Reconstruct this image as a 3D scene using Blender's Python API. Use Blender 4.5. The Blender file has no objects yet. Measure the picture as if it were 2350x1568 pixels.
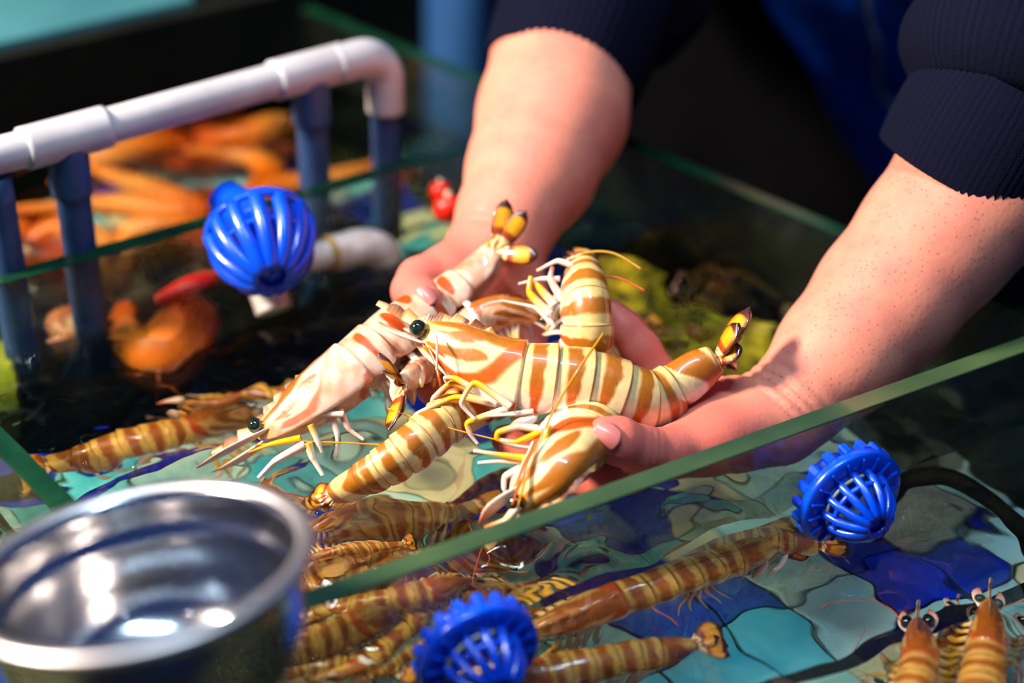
import bpy, bmesh, math, random
import numpy as np
from mathutils import Vector, Matrix

# ------------------------------------------------------------------ camera
FPX, PITCH, ROLL, CAMH = 3800.0, math.radians(32), math.radians(1.5), 0.455
_F = np.array([0, math.cos(PITCH), -math.sin(PITCH)])
_R0 = np.array([1.0, 0, 0]); _U0 = np.cross(_R0, _F)
_R = _R0 * math.cos(ROLL) + _U0 * math.sin(ROLL)
_U = -_R0 * math.sin(ROLL) + _U0 * math.cos(ROLL)
_C = np.array([0, 0, CAMH])
scene = bpy.context.scene
col = scene.collection
cam_data = bpy.data.cameras.new('camera')
cam_data.sensor_width = 36.0
cam_data.lens = FPX / 2350.0 * 36.0
cam_data.clip_start = 0.01
cam_data.dof.use_dof = True
cam_data.dof.focus_distance = 0.735
cam_data.dof.aperture_fstop = 2.7
cam = bpy.data.objects.new('camera', cam_data)
col.objects.link(cam)
cam.matrix_world = Matrix((
    (_R[0], _U[0], -_F[0], _C[0]), (_R[1], _U[1], -_F[1], _C[1]),
    (_R[2], _U[2], -_F[2], _C[2]), (0, 0, 0, 1)))
scene.camera = cam

# ------------------------------------------------------------------ world, lamps, exposure
world = bpy.data.worlds.new('world'); scene.world = world
world.use_nodes = True
world.node_tree.nodes['Background'].inputs[0].default_value = (0.06, 0.22, 0.95, 1)
world.node_tree.nodes['Background'].inputs[1].default_value = 0.12

def area_lamp(name, loc, target, sx, sy, power, color):
    d = bpy.data.lights.new(name, 'AREA'); d.shape = 'RECTANGLE'
    d.size, d.size_y, d.energy, d.color = sx, sy, power, color
    o = bpy.data.objects.new(name, d); col.objects.link(o)
    o.location = loc
    o.rotation_euler = (Vector(target) - Vector(loc)).to_track_quat('-Z', 'Y').to_euler()
    return o
KEY = area_lamp('warm_stall_lamp', (-1.08, 0.45, 0.92), (0.02, 0.65, 0.03), 0.22, 0.22, 43, (1.0, 0.85, 0.71))
TUBE = area_lamp('tube_lamp', (-0.10, 0.40, 1.60), (0.05, 0.65, 0.0), 0.9, 0.06, 17, (0.60, 0.82, 1.0))
scene.view_settings.view_transform = 'Standard'
scene.view_settings.look = 'None'
scene.view_settings.gamma = 1.0
scene.view_settings.use_curve_mapping = False
scene.view_settings.exposure = 0.42
cy = scene.cycles
cy.max_bounces = 8; cy.diffuse_bounces = 2; cy.glossy_bounces = 3
cy.transmission_bounces = 6; cy.transparent_max_bounces = 16
cy.use_denoising = True
cy.use_adaptive_sampling = True; cy.adaptive_threshold = 0.06; cy.adaptive_min_samples = 12
cy.sample_clamp_indirect = 30.0

# ------------------------------------------------------------------ helpers
def ray(x, y): return _F + _R * (x - 1175) / FPX - _U * (y - 784) / FPX
def Z(x, y, z):
    d = ray(x, y); return _C + d * ((z - CAMH) / d[2])
def D(x, y, t): return _C + ray(x, y) * t
def UW(x, y, z):
    """point at height z (below the water at 0) that the refracted view ray reaches"""
    d = ray(x, y); a = _C + d * (-CAMH / d[2]); d = d / np.linalg.norm(d); n = 1 / 1.33
    ci = -d[2]; k = 1 - n * n * (1 - ci * ci)
    t = n * d + (n * ci - math.sqrt(k)) * np.array([0, 0, 1.0])
    return a + t * (z / t[2])
def camvec(dx, dy, dc): return _R * dx + _U * dy - _F * dc
def unit(v):
    v = np.asarray(v, float); return v / max(np.linalg.norm(v), 1e-9)
def lin(r, g, b):
    f = lambda c: (c / 255 / 12.92) if c / 255 <= .04045 else ((c / 255 + .055) / 1.055) ** 2.4
    return np.array([f(r), f(g), f(b)])
rng = np.random.default_rng(7)
random.seed(7)

def tag(o, label=None, cat=None, group=None, kind=None):
    if label: o['label'] = label
    if cat: o['category'] = cat
    if group: o['group'] = group
    if kind: o['kind'] = kind
    return o
def empty(name, loc, label=None, cat=None, group=None, kind=None):
    o = bpy.data.objects.new(name, None); col.objects.link(o)
    o.empty_display_size = .01
    o.location = loc
    return tag(o, label, cat, group, kind)
def link(name, me, mat=None, parent=None, smooth=True):
    o = bpy.data.objects.new(name, me); col.objects.link(o)
    if mat is not None and len(me.materials) == 0: me.materials.append(mat)
    if smooth and len(me.polygons): me.polygons.foreach_set('use_smooth', [True] * len(me.polygons))
    if parent is not None: o.parent = parent
    return o
def mesh(name, V, Fc, colors=None, uv=None):
    me = bpy.data.meshes.new(name)
    me.from_pydata([tuple(map(float, v)) for v in V], [], [tuple(int(i) for i in f) for f in Fc])
    me.update()
    if colors is not None:
        a = me.color_attributes.new('Col', 'FLOAT_COLOR', 'POINT')
        c = np.ones((len(V), 4), np.float32); c[:, :3] = np.asarray(colors)
        a.data.foreach_set('color', c.ravel())
    return me
def box_mesh(name, sx, sy, sz, bevel=0.0, seg=2):
    bm = bmesh.new(); bmesh.ops.create_cube(bm, size=1)
    for v in bm.verts: v.co = Vector((v.co.x * sx, v.co.y * sy, v.co.z * sz))
    if bevel: bmesh.ops.bevel(bm, geom=bm.edges[:] + bm.verts[:], offset=bevel, segments=seg, affect='EDGES', profile=.7)
    me = bpy.data.meshes.new(name); bm.to_mesh(me); bm.free(); return me
def spline(P, n, extra=None):
    P = np.asarray(P, float)
    seg = np.linalg.norm(np.diff(P[:, :3], axis=0), axis=1); t = np.r_[0, np.cumsum(seg)]
    # Catmull-Rom tangents on non-uniform knots
    m = np.zeros_like(P)
    for i in range(len(P)):
        a, b = max(i - 1, 0), min(i + 1, len(P) - 1)
        m[i] = (P[b] - P[a]) / max(t[b] - t[a], 1e-9)
    s = np.linspace(0, t[-1], n * 4)
    k = np.clip(np.searchsorted(t, s, side='right') - 1, 0, len(P) - 2)
    hh = (t[k + 1] - t[k])[:, None]; x = ((s - t[k]) / (t[k + 1] - t[k]))[:, None]
    Q = (2*x**3-3*x**2+1)*P[k] + (x**3-2*x**2+x)*hh*m[k] + (-2*x**3+3*x**2)*P[k+1] + (x**3-x**2)*hh*m[k+1]
    d = np.r_[0, np.cumsum(np.linalg.norm(np.diff(Q[:, :3], axis=0), axis=1))]
    u = np.linspace(0, d[-1], n)
    return np.stack([np.interp(u, d, Q[:, j]) for j in range(Q.shape[1])], 1), d[-1]
def frames(Q, up0=None):
    T = np.gradient(Q, axis=0); T /= np.linalg.norm(T, axis=1)[:, None] + 1e-12
    up = np.array([0, 0, 1.0]) if up0 is None else np.asarray(up0, float)
    N = []
    for t in T:
        u = up - t * (up @ t)
        if np.linalg.norm(u) < 1e-4: u = np.cross(t, [1, 0, 0.3])
        u = unit(u); N.append(u); up = u
    N = np.array(N); return T, N, np.cross(T, N)
def tube(name, pts, rad, mat, parent=None, org=(0, 0, 0), seg=8, n=None, colors=None, caps=True, flat=1.0, up=None):
    """tube along a spline; rad scalar or per control point; colors per control point"""
    pts = np.asarray(pts, float); org = np.asarray(org, float)
    rad = np.full(len(pts), rad) if np.isscalar(rad) else np.asarray(rad, float)
    n = n or max(8, len(pts) * 5)
    data = np.c_[pts, rad] if colors is None else np.c_[pts, rad, np.asarray(colors)]
    Q, L = spline(data, n)
    T, N, B = frames(Q[:, :3], up)
    a = np.linspace(0, 2 * np.pi, seg, endpoint=False)
    V = (Q[:, None, :3] + Q[:, None, 3:4] * (np.cos(a)[None, :, None] * N[:, None] * flat + np.sin(a)[None, :, None] * B[:, None])).reshape(-1, 3)
    C = np.repeat(np.clip(Q[:, 4:7], 0, 1), seg, 0) if colors is not None else None
    Fc = []
    for i in range(n - 1):
        for j in range(seg):
            k = (j + 1) % seg
            Fc.append((i*seg+j, i*seg+k, (i+1)*seg+k, (i+1)*seg+j))
    if caps:
        Fc.append(tuple(range(seg - 1, -1, -1))); Fc.append(tuple((n-1)*seg + j for j in range(seg)))
    return link(name, mesh(name, V - org, Fc, C), mat, parent)
def lathe_mesh(name, prof, seg=64, closed=False):
    V, Fc = [], []
    for r, z in prof:
        for j in range(seg):
            a = 2 * math.pi * j / seg; V.append((r * math.cos(a), r * math.sin(a), z))
    n = len(prof)
    for i in range(n if closed else n - 1):
        for j in range(seg):
            k = (j + 1) % seg; i2 = (i + 1) % n
            Fc.append((i*seg+j, i*seg+k, i2*seg+k, i2*seg+j))
    return mesh(name, V, Fc)

# ------------------------------------------------------------------ materials
def new_mat(name):
    m = bpy.data.materials.new(name); m.use_nodes = True
    nt = m.node_tree; nt.nodes.clear()
    out = nt.nodes.new('ShaderNodeOutputMaterial')
    return m, nt, out
def node(nt, t, **kw):
    n = nt.nodes.new(t)
    for k, v in kw.items():
        if k in n.inputs: n.inputs[k].default_value = v
        else: setattr(n, k, v)
    return n
def bsdf(nt, out, base=(.8, .8, .8), rough=.5, **kw):
    b = nt.nodes.new('ShaderNodeBsdfPrincipled')
    b.inputs['Base Color'].default_value = (*base, 1); b.inputs['Roughness'].default_value = rough
    for k, v in kw.items(): b.inputs[k].default_value = v
    nt.links.new(b.outputs[0], out.inputs['Surface']); return b
def noisy(name, c1, c2, scale, rough=.5, bump=0.0, bscale=None, detail=4, **kw):
    m, nt, out = new_mat(name); b = bsdf(nt, out, c1, rough, **kw)
    tc = nt.nodes.new('ShaderNodeTexCoord'); n = node(nt, 'ShaderNodeTexNoise', Scale=scale, Detail=detail)
    nt.links.new(tc.outputs['Object'], n.inputs['Vector'])
    r = nt.nodes.new('ShaderNodeValToRGB'); r.color_ramp.elements[0].position = .35; r.color_ramp.elements[1].position = .65
    r.color_ramp.elements[0].color = (*c1, 1); r.color_ramp.elements[1].color = (*c2, 1)
    nt.links.new(n.outputs[0], r.inputs[0]); nt.links.new(r.outputs[0], b.inputs['Base Color'])
    if bump:
        n2 = node(nt, 'ShaderNodeTexNoise', Scale=bscale or scale * 4, Detail=3)
        nt.links.new(tc.outputs['Object'], n2.inputs['Vector'])
        bp = node(nt, 'ShaderNodeBump', Strength=bump, Distance=.001)
        nt.links.new(n2.outputs[0], bp.inputs['Height']); nt.links.new(bp.outputs[0], b.inputs['Normal'])
    return m
def attr_mat(name, rough=.25, mottle=.12, scale=260, bump=.0, bscale=900, **kw):
    """colour comes from the pattern computed per vertex, with a little procedural mottling"""
    m, nt, out = new_mat(name); b = bsdf(nt, out, (.5, .5, .5), rough, **kw)
    at = node(nt, 'ShaderNodeVertexColor', layer_name='Col')
    tc = nt.nodes.new('ShaderNodeTexCoord'); n = node(nt, 'ShaderNodeTexNoise', Scale=scale, Detail=3)
    nt.links.new(tc.outputs['Object'], n.inputs['Vector'])
    mx = nt.nodes.new('ShaderNodeHueSaturation')
    mp = node(nt, 'ShaderNodeMapRange'); mp.inputs[1].default_value = .3; mp.inputs[2].default_value = .7
    mp.inputs[3].default_value = 1 - mottle; mp.inputs[4].default_value = 1 + mottle
    nt.links.new(n.outputs[0], mp.inputs[0]); nt.links.new(mp.outputs[0], mx.inputs['Value'])
    nt.links.new(at.outputs[0], mx.inputs['Color']); nt.links.new(mx.outputs[0], b.inputs['Base Color'])
    if bump:
        n2 = node(nt, 'ShaderNodeTexNoise', Scale=bscale, Detail=2)
        nt.links.new(tc.outputs['Object'], n2.inputs['Vector'])
        bp = node(nt, 'ShaderNodeBump', Strength=bump, Distance=.0006)
        nt.links.new(n2.outputs[0], bp.inputs['Height']); nt.links.new(bp.outputs[0], b.inputs['Normal'])
    return m

M = {}
M['shell'] = attr_mat('prawn_shell', rough=.38, mottle=.10, scale=300, bump=.25, bscale=260, **{'Coat Weight': .9, 'Coat Roughness': .04})
M['limb'] = attr_mat('prawn_limb', rough=.2, mottle=.06, **{'Coat Weight': .6, 'Coat Roughness': .08})
M['eye'] = noisy('eye_black', tuple(lin(16, 22, 22)), tuple(lin(40, 52, 30)), 400, rough=.05, **{'Coat Weight': 1.0})
M['blue_plastic'] = noisy('blue_plastic', tuple(lin(0, 62, 205)), tuple(lin(4, 80, 228)), 60, rough=.28, **{'Coat Weight': .3})
M['pvc'] = noisy('grey_pvc', tuple(lin(196, 190, 190)), tuple(lin(178, 172, 174)), 40, rough=.35)
M['pvc_shaded'] = noisy('shaded_blue_pvc', tuple(lin(46, 74, 116)), tuple(lin(36, 60, 100)), 40, rough=.4)  # rack plastic again, with the blue shade below the rail painted in
M['white_pipe'] = noisy('white_pipe', tuple(lin(225, 215, 210)), tuple(lin(190, 176, 160)), 80, rough=.3, **{'Coat Weight': .3})
M['joint'] = noisy('pipe_joint', tuple(lin(200, 160, 90)), tuple(lin(150, 110, 50)), 80, rough=.4)
M['grout'] = noisy('grout', tuple(lin(70, 72, 14)), tuple(lin(26, 30, 8)), 90, rough=.8)
for k, a, b in (('blue', (4, 30, 176), (8, 52, 214)), ('aqua', (66, 196, 216), (120, 222, 228)),
                ('pale', (168, 230, 230), (208, 240, 230)), ('cream', (236, 230, 186), (216, 220, 176))):
    M['tile_' + k] = noisy('tile_' + k, tuple(lin(*a)), tuple(lin(*b)), 26, rough=.25, detail=2)
M['dark'] = noisy('plain_black', tuple(lin(7, 8, 5)), tuple(lin(18, 18, 8)), 18, rough=.85, **{'Specular IOR Level': .15})
M['moss'] = noisy('olive_moss', tuple(lin(232, 206, 26)), tuple(lin(44, 54, 8)), 62, rough=.8, detail=6)
M['ground'] = noisy('dark_ground', tuple(lin(6, 8, 9)), tuple(lin(11, 13, 13)), 9, rough=.7, **{'Specular IOR Level': .2})
M['teal'] = noisy('teal_board', tuple(lin(66, 124, 126)), tuple(lin(52, 104, 110)), 7, rough=.5)
M['post_blue'] = noisy('blue_drum', tuple(lin(48, 96, 150)), tuple(lin(36, 78, 128)), 8, rough=.5)
M['navy'] = noisy('navy_cloth', tuple(lin(16, 20, 50)), tuple(lin(10, 13, 36)), 120, rough=.85, bump=.3, bscale=900)
M['black_cloth'] = noisy('black_cloth', tuple(lin(4, 4, 8)), tuple(lin(2, 2, 5)), 60, rough=.9, **{'Specular IOR Level': .1})
M['satin'] = noisy('blue_satin', tuple(lin(22, 92, 205)), tuple(lin(12, 66, 170)), 30, rough=.3)
M['brass'] = noisy('zip_metal', tuple(lin(190, 190, 190)), tuple(lin(150, 180, 200)), 300, rough=.3, Metallic=.5)
M['crab'] = attr_mat('crab_shell', rough=.35, mottle=.2, scale=70, **{'Coat Weight': .4})
M['red'] = noisy('red_plastic', tuple(lin(235, 40, 8)), tuple(lin(215, 28, 4)), 50, rough=.3)
M['nail'] = noisy('nail', tuple(lin(214, 134, 122)), tuple(lin(198, 112, 106)), 120, rough=.3, **{'Coat Weight': .3})

def steel():
    m, nt, out = new_mat('brushed_steel'); b = bsdf(nt, out, (.62, .61, .62), .2, Metallic=1.0)
    tc = nt.nodes.new('ShaderNodeTexCoord'); mp = node(nt, 'ShaderNodeMapping'); mp.inputs['Scale'].default_value = (8, 8, 900)
    n = node(nt, 'ShaderNodeTexNoise', Scale=1.0, Detail=3)
    nt.links.new(tc.outputs['Object'], mp.inputs[0]); nt.links.new(mp.outputs[0], n.inputs['Vector'])
    r = node(nt, 'ShaderNodeMapRange'); r.inputs[3].default_value = .10; r.inputs[4].default_value = .24
    nt.links.new(n.outputs[0], r.inputs[0]); nt.links.new(r.outputs[0], b.inputs['Roughness'])
    return m
M['steel'] = steel()

def knit():
    m, nt, out = new_mat('ribbed_knit'); b = bsdf(nt, out, tuple(lin(20, 22, 58)), .9)
    b.inputs['Specular IOR Level'].default_value = .12
    at = node(nt, 'ShaderNodeVertexColor', layer_name='Col'); nt.links.new(at.outputs[0], b.inputs['Base Color'])
    tc = nt.nodes.new('ShaderNodeTexCoord'); n2 = node(nt, 'ShaderNodeTexNoise', Scale=1200, Detail=2)
    nt.links.new(tc.outputs['Object'], n2.inputs['Vector'])
    bp = node(nt, 'ShaderNodeBump', Strength=.5, Distance=.0008)
    nt.links.new(n2.outputs[0], bp.inputs['Height']); nt.links.new(bp.outputs[0], b.inputs['Normal'])
    return m
M['knit'] = knit()

def skin():
    m, nt, out = new_mat('skin')
    b = bsdf(nt, out, tuple(lin(232, 172, 146)), .5, **{'Subsurface Weight': .3, 'Subsurface Scale': .005, 'Subsurface Radius': (1, .35, .2), 'Specular IOR Level': .25})
    L = nt.links.new
    tc = nt.nodes.new('ShaderNodeTexCoord')
    at = node(nt, 'ShaderNodeVertexColor', layer_name='Col')
    n1 = node(nt, 'ShaderNodeTexNoise', Scale=55, Detail=5); L(tc.outputs['Object'], n1.inputs['Vector'])
    r1 = node(nt, 'ShaderNodeMapRange'); r1.inputs[1].default_value = .38; r1.inputs[2].default_value = .68; r1.inputs[4].default_value = .55
    L(n1.outputs[0], r1.inputs[0])
    mx = nt.nodes.new('ShaderNodeMix'); mx.data_type = 'RGBA'; mx.inputs['B'].default_value = (*lin(196, 112, 100), 1)
    L(r1.outputs[0], mx.inputs['Factor']); L(at.outputs[0], mx.inputs['A'])
    # pores and freckles
    v = node(nt, 'ShaderNodeTexVoronoi', Scale=410); L(tc.outputs['Object'], v.inputs['Vector'])
    r2 = node(nt, 'ShaderNodeMapRange'); r2.inputs[1].default_value = .12; r2.inputs[2].default_value = .30; r2.inputs[3].default_value = .55; r2.inputs[4].default_value = 0
    L(v.outputs['Distance'], r2.inputs[0])
    mu = node(nt, 'ShaderNodeMath', operation='MULTIPLY')
    sx = nt.nodes.new('ShaderNodeSeparateColor'); L(v.outputs['Color'], sx.inputs[0])
    gt = node(nt, 'ShaderNodeMath', operation='GREATER_THAN'); gt.inputs[1].default_value = .30; L(sx.outputs[0], gt.inputs[0])
    L(r2.outputs[0], mu.inputs[0]); L(gt.outputs[0], mu.inputs[1])
    sg_ = nt.nodes.new('ShaderNodeSeparateColor'); L(at.outputs[0], sg_.inputs[0])   # no pores on the redder palms and fingers
    mr = node(nt, 'ShaderNodeMapRange'); mr.inputs[1].default_value = float(lin(0, 130, 0)[1]); mr.inputs[2].default_value = float(lin(0, 141, 0)[1])
    L(sg_.outputs[1], mr.inputs[0]); mv = node(nt, 'ShaderNodeMath', operation='MULTIPLY'); L(mu.outputs[0], mv.inputs[0]); L(mr.outputs[0], mv.inputs[1])
    m2 = nt.nodes.new('ShaderNodeMix'); m2.data_type = 'RGBA'; m2.inputs['B'].default_value = (*lin(150, 70, 60), 1)
    L(mv.outputs[0], m2.inputs['Factor']); L(mx.outputs['Result'], m2.inputs['A']); L(m2.outputs['Result'], b.inputs['Base Color'])
    n2 = node(nt, 'ShaderNodeTexNoise', Scale=420, Detail=4); L(tc.outputs['Object'], n2.inputs['Vector'])
    bp = node(nt, 'ShaderNodeBump', Strength=.22, Distance=.0008)
    L(n2.outputs[0], bp.inputs['Height']); L(bp.outputs[0], b.inputs['Normal'])
    return m
M['skin'] = skin()

def pane_mat(name, tint, grime, gcol):
    m, nt, out = new_mat(name); L = nt.links.new
    tr = node(nt, 'ShaderNodeBsdfTransparent'); tr.inputs[0].default_value = (*tint, 1)
    gl = node(nt, 'ShaderNodeBsdfGlossy'); gl.inputs['Roughness'].default_value = .03
    lw_ = node(nt, 'ShaderNodeLayerWeight'); lw_.inputs['Blend'].default_value = .5; pw = node(nt, 'ShaderNodeMath', operation='POWER'); pw.inputs[1].default_value = 4.0; L(lw_.outputs['Facing'], pw.inputs[0])
    fr = node(nt, 'ShaderNodeMath', operation='MULTIPLY_ADD'); fr.inputs[1].default_value = .8; fr.inputs[2].default_value = .04; L(pw.outputs[0], fr.inputs[0]); fr.use_clamp = True
    mx = nt.nodes.new('ShaderNodeMixShader'); L(fr.outputs[0], mx.inputs[0]); L(tr.outputs[0], mx.inputs[1]); L(gl.outputs[0], mx.inputs[2])
    df = node(nt, 'ShaderNodeBsdfDiffuse'); df.inputs[0].default_value = (*gcol, 1)
    tc = nt.nodes.new('ShaderNodeTexCoord'); n = node(nt, 'ShaderNodeTexNoise', Scale=70, Detail=8, Roughness=.75); L(tc.outputs['Object'], n.inputs['Vector'])
    r = node(nt, 'ShaderNodeMapRange'); r.inputs[1].default_value = .45; r.inputs[2].default_value = .75; r.inputs[3].default_value = grime * .3; r.inputs[4].default_value = grime
    L(n.outputs[0], r.inputs[0])
    m2 = nt.nodes.new('ShaderNodeMixShader'); L(r.outputs[0], m2.inputs[0]); L(mx.outputs[0], m2.inputs[1]); L(df.outputs[0], m2.inputs[2])
    L(m2.outputs[0], out.inputs['Surface']); return m
M['pane'] = pane_mat('wet_glass', (.92, .96, .92), .13, tuple(lin(124, 122, 100))); M['pane_clean'] = pane_mat('clean_glass', (.90, .95, .91), .045, tuple(lin(110, 124, 104)))
def edge_mat():
    m, nt, out = new_mat('green_glass_edge'); b = bsdf(nt, out, tuple(lin(70, 116, 72)), .18, **{'Coat Weight': .6})
    tc = nt.nodes.new('ShaderNodeTexCoord'); n = node(nt, 'ShaderNodeTexNoise', Scale=9, Detail=4)
    nt.links.new(tc.outputs['Object'], n.inputs['Vector'])
    r = nt.nodes.new('ShaderNodeValToRGB'); e = r.color_ramp.elements
    e[0].position, e[0].color = .35, (*lin(30, 58, 40), 1); e[1].position, e[1].color = .66, (*lin(76, 96, 58), 1)
    nt.links.new(n.outputs[0], r.inputs[0]); nt.links.new(r.outputs[0], b.inputs['Base Color'])
    return m
M['edge'] = edge_mat()
M['edge_shaded'] = noisy('shaded_green_glass_edge', tuple(lin(8, 40, 26)), tuple(lin(20, 58, 36)), 30, rough=.2, **{'Specular IOR Level': .3})  # same green glass edge, with the lack of light painted into its colour
def water_mat(name, tint):
    m, nt, out = new_mat(name); L = nt.links.new
    g = node(nt, 'ShaderNodeBsdfGlass', IOR=1.33); g.inputs['Roughness'].default_value = 0.0
    g.inputs['Color'].default_value = (*tint, 1)
    t = node(nt, 'ShaderNodeBsdfTransparent'); t.inputs[0].default_value = (*tint, 1)
    mx = nt.nodes.new('ShaderNodeMixShader'); mx.inputs[0].default_value = WATER_CLEAR
    L(g.outputs[0], mx.inputs[1]); L(t.outputs[0], mx.inputs[2]); L(mx.outputs[0], out.inputs['Surface'])
    return m
WATER_CLEAR = 0.11
M['water'] = water_mat('water', (.90, .89, .78)); M['water_clear'] = water_mat('clear_water', (.98, .99, .97))

# ------------------------------------------------------------------ tank: floor, tiles, glass walls, water
FLOORZ, TOPZ, GT = -0.10, 0.045, 0.010
FL, FR, BR, BL = (Z(455, 1465, TOPZ), Z(2459, 750, TOPZ), Z(1308, 269, TOPZ), Z(-288, 722, TOPZ))
FL, FR, BR, BL = (np.array([p[0], p[1]]) for p in (FL, FR, BR, BL))
dirA = unit(FR - FL); dirR = unit(BR - FR); dirBk = unit(BR - BL)
FARR = BR + dirR * 0.75; FARL = BL + dirR * 0.75

poly = [FARR, FARL - dirBk * .3, BL - dirBk * .4, np.array([-.62, .2]), np.array([.45, .2]), FR - dirR * .3]
fv = [(p[0], p[1] - .95, z) for z in (.006, -.006) for p in poly]; nn = len(poly)
floor = link('floor', mesh('floor', fv, [tuple(range(nn)), tuple(range(2*nn-1, nn-1, -1))] + [(i, i + nn, (i+1) % nn + nn, (i+1) % nn) for i in range(nn)]), M['grout'], smooth=False)
floor.location = (0, .95, FLOORZ - .006)
tag(floor, 'grouted mosaic bottom of the seafood tanks', 'tank floor', kind='structure')
PITCH_T = .0375
ta = math.radians(32.5); ea = np.array([math.cos(ta), math.sin(ta)]); eb = np.array([math.sin(ta), -math.cos(ta)])
org = UW(1555, 1350, FLOORZ)[:2]
kinds = ['blue', 'aqua', 'pale', 'cream']
tile_me = {}
for k in kinds:
    me = box_mesh('tile', PITCH_T - .0022, PITCH_T - .0022, .005, .0006, 1); me.materials.append(M['tile_' + k]); tile_me[k] = me
# tile colours that the picture shows clearly, keyed by grid cell; the rest follow a fixed shuffle
known = {(-1, 0): 'blue', (0, 0): 'blue', (0, -1): 'aqua', (-1, -1): 'aqua', (0, 1): 'aqua', (1, 0): 'pale', (1, 1): 'pale', (-1, 1): 'aqua',
         (1, -1): 'pale', (2, 0): 'blue', (2, 1): 'blue', (2, -1): 'pale', (3, 0): 'cream', (3, -1): 'blue', (1, -2): 'cream', (2, -2): 'pale', (0, 2): 'pale'}
def project(p):
    d = np.asarray(p) - _C; t = d @ _F
    return 1175 + FPX * (d @ _R) / t, 784 - FPX * (d @ _U) / t
cells = []
for i in range(-22, 40):
    for j in range(-32, 14):
        c = org + ea * (i + .5) * PITCH_T + eb * (j + .5) * PITCH_T
        x, y = project((c[0], c[1], FLOORZ * .72))
        inside = (c - FR) @ np.array([-dirR[1], dirR[0]]) > .02
        if inside and -130 < x < 2480 and -80 < y < 1700: cells.append((np.hypot(*(c - np.array([0, .3]))), i, j, c))
cells.sort(key=lambda q: q[0])
rest = []
for n, (dd, i, j, c) in enumerate(cells):
    k = known.get((i, j)) or kinds[[0, 1, 2, 1, 3, 0, 2, 1, 2, 0, 3][(i * 7 + j * 3 + (i * j) % 5) % 11]]
    if n < 290:
        o = bpy.data.objects.new('tile', tile_me[k]); col.objects.link(o); o.parent = floor
        o.location = Vector((c[0], c[1], FLOORZ + .0018 + .0006 * math.sin(i * 5.1 + j * 3.3))) - floor.location
        o.rotation_euler.z = ta + .012 * math.sin(i * 3.7 + j * 9.1)
    else: rest.append((k, c))
if rest:
    bm = bmesh.new(); mats = {}
    for k, c in rest:
        r = bmesh.ops.create_cube(bm, size=1, matrix=Matrix.Translation((c[0], c[1] - .95, FLOORZ + .0018 - floor.location.z)) @ Matrix.Rotation(ta, 4, 'Z') @ Matrix.Diagonal((PITCH_T - .0022, PITCH_T - .0022, .005, 1)))
        for f in {f for v in r['verts'] for f in v.link_faces}: f.material_index = kinds.index(k)
    me = bpy.data.meshes.new('far_tiles'); bm.to_mesh(me); bm.free()
    for k in kinds: me.materials.append(M['tile_' + k])
    o = link('tile_field', me, None, floor, smooth=False); o['kind'] = 'stuff'

def glass_wall(name, a, b, label, zt=TOPZ, zb=FLOORZ, thick=GT):
    a, b = np.asarray(a), np.asarray(b); d = unit(b - a); L = np.linalg.norm(b - a)
    root = empty(name, (*(a + b) / 2, zb), label, 'glass wall', kind='structure'); root.rotation_euler.z = math.atan2(d[1], d[0])
    me = box_mesh('pane', L, thick, zt - zb - .0012); p = link('pane', me, M['pane' if name in ('wall_front', 'wall_left') else 'pane_clean'], root, smooth=False); p.location.z = (zt - zb) / 2 - .0006
    e = link('ground_edge', box_mesh('ground_edge', L, thick, .0012, .0004, 1), M['edge'], root, smooth=False); e.location.z = zt - zb - .0006
    e['label'] = 'green polished top edge of the glass'
    if name in ('wall_left', 'wall_right', 'wall_back'): e.data.materials[0] = M['edge_shaded']
    if zt < 0: e.data.materials[0] = M['dark']; e['label'] = 'dark top edge'  # a submerged top edge takes the plain black material
    return root
off = np.array([-dirA[1], dirA[0]]) * GT / 2
glass_wall('wall_front', FL + dirA * .005, FR, 'near glass partition with green top edge running under the steel bowl')
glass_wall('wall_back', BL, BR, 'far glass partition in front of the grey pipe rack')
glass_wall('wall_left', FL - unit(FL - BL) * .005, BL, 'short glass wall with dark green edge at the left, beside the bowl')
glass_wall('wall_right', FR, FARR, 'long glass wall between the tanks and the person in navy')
w0, w1 = Z(-260, 400, 0)[:2], Z(905, 95, 0)[:2]; wd_ = unit(w1 - w0); BTOP = .03
while project((*(w0 + (w1 - w0) * .224), BTOP))[1] > 125: BTOP += .001
wf = link('wall_far', box_mesh('wall_far', np.linalg.norm(w1 - w0), .012, BTOP - FLOORZ, .001), None, smooth=False); wf.data.materials.append(M['dark'])
wf.location = (*(w0 + w1) / 2, (FLOORZ + BTOP) / 2); wf.rotation_euler.z = math.atan2(wd_[1], wd_[0])
tag(wf, 'black board closing the crab tank, added to darken the view behind the rack', 'tank wall', kind='structure')  # opaque black board, added to darken the tank beyond the rail
# low glass baffle under the water of the near channel
b0 = UW(2420, 1325, -.034)[:2]; b1 = UW(1480, 1690, -.034)[:2]
glass_wall('wall_baffle', b0, b1, 'submerged green glass baffle in the near right corner', zt=-.034, thick=.008)

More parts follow.
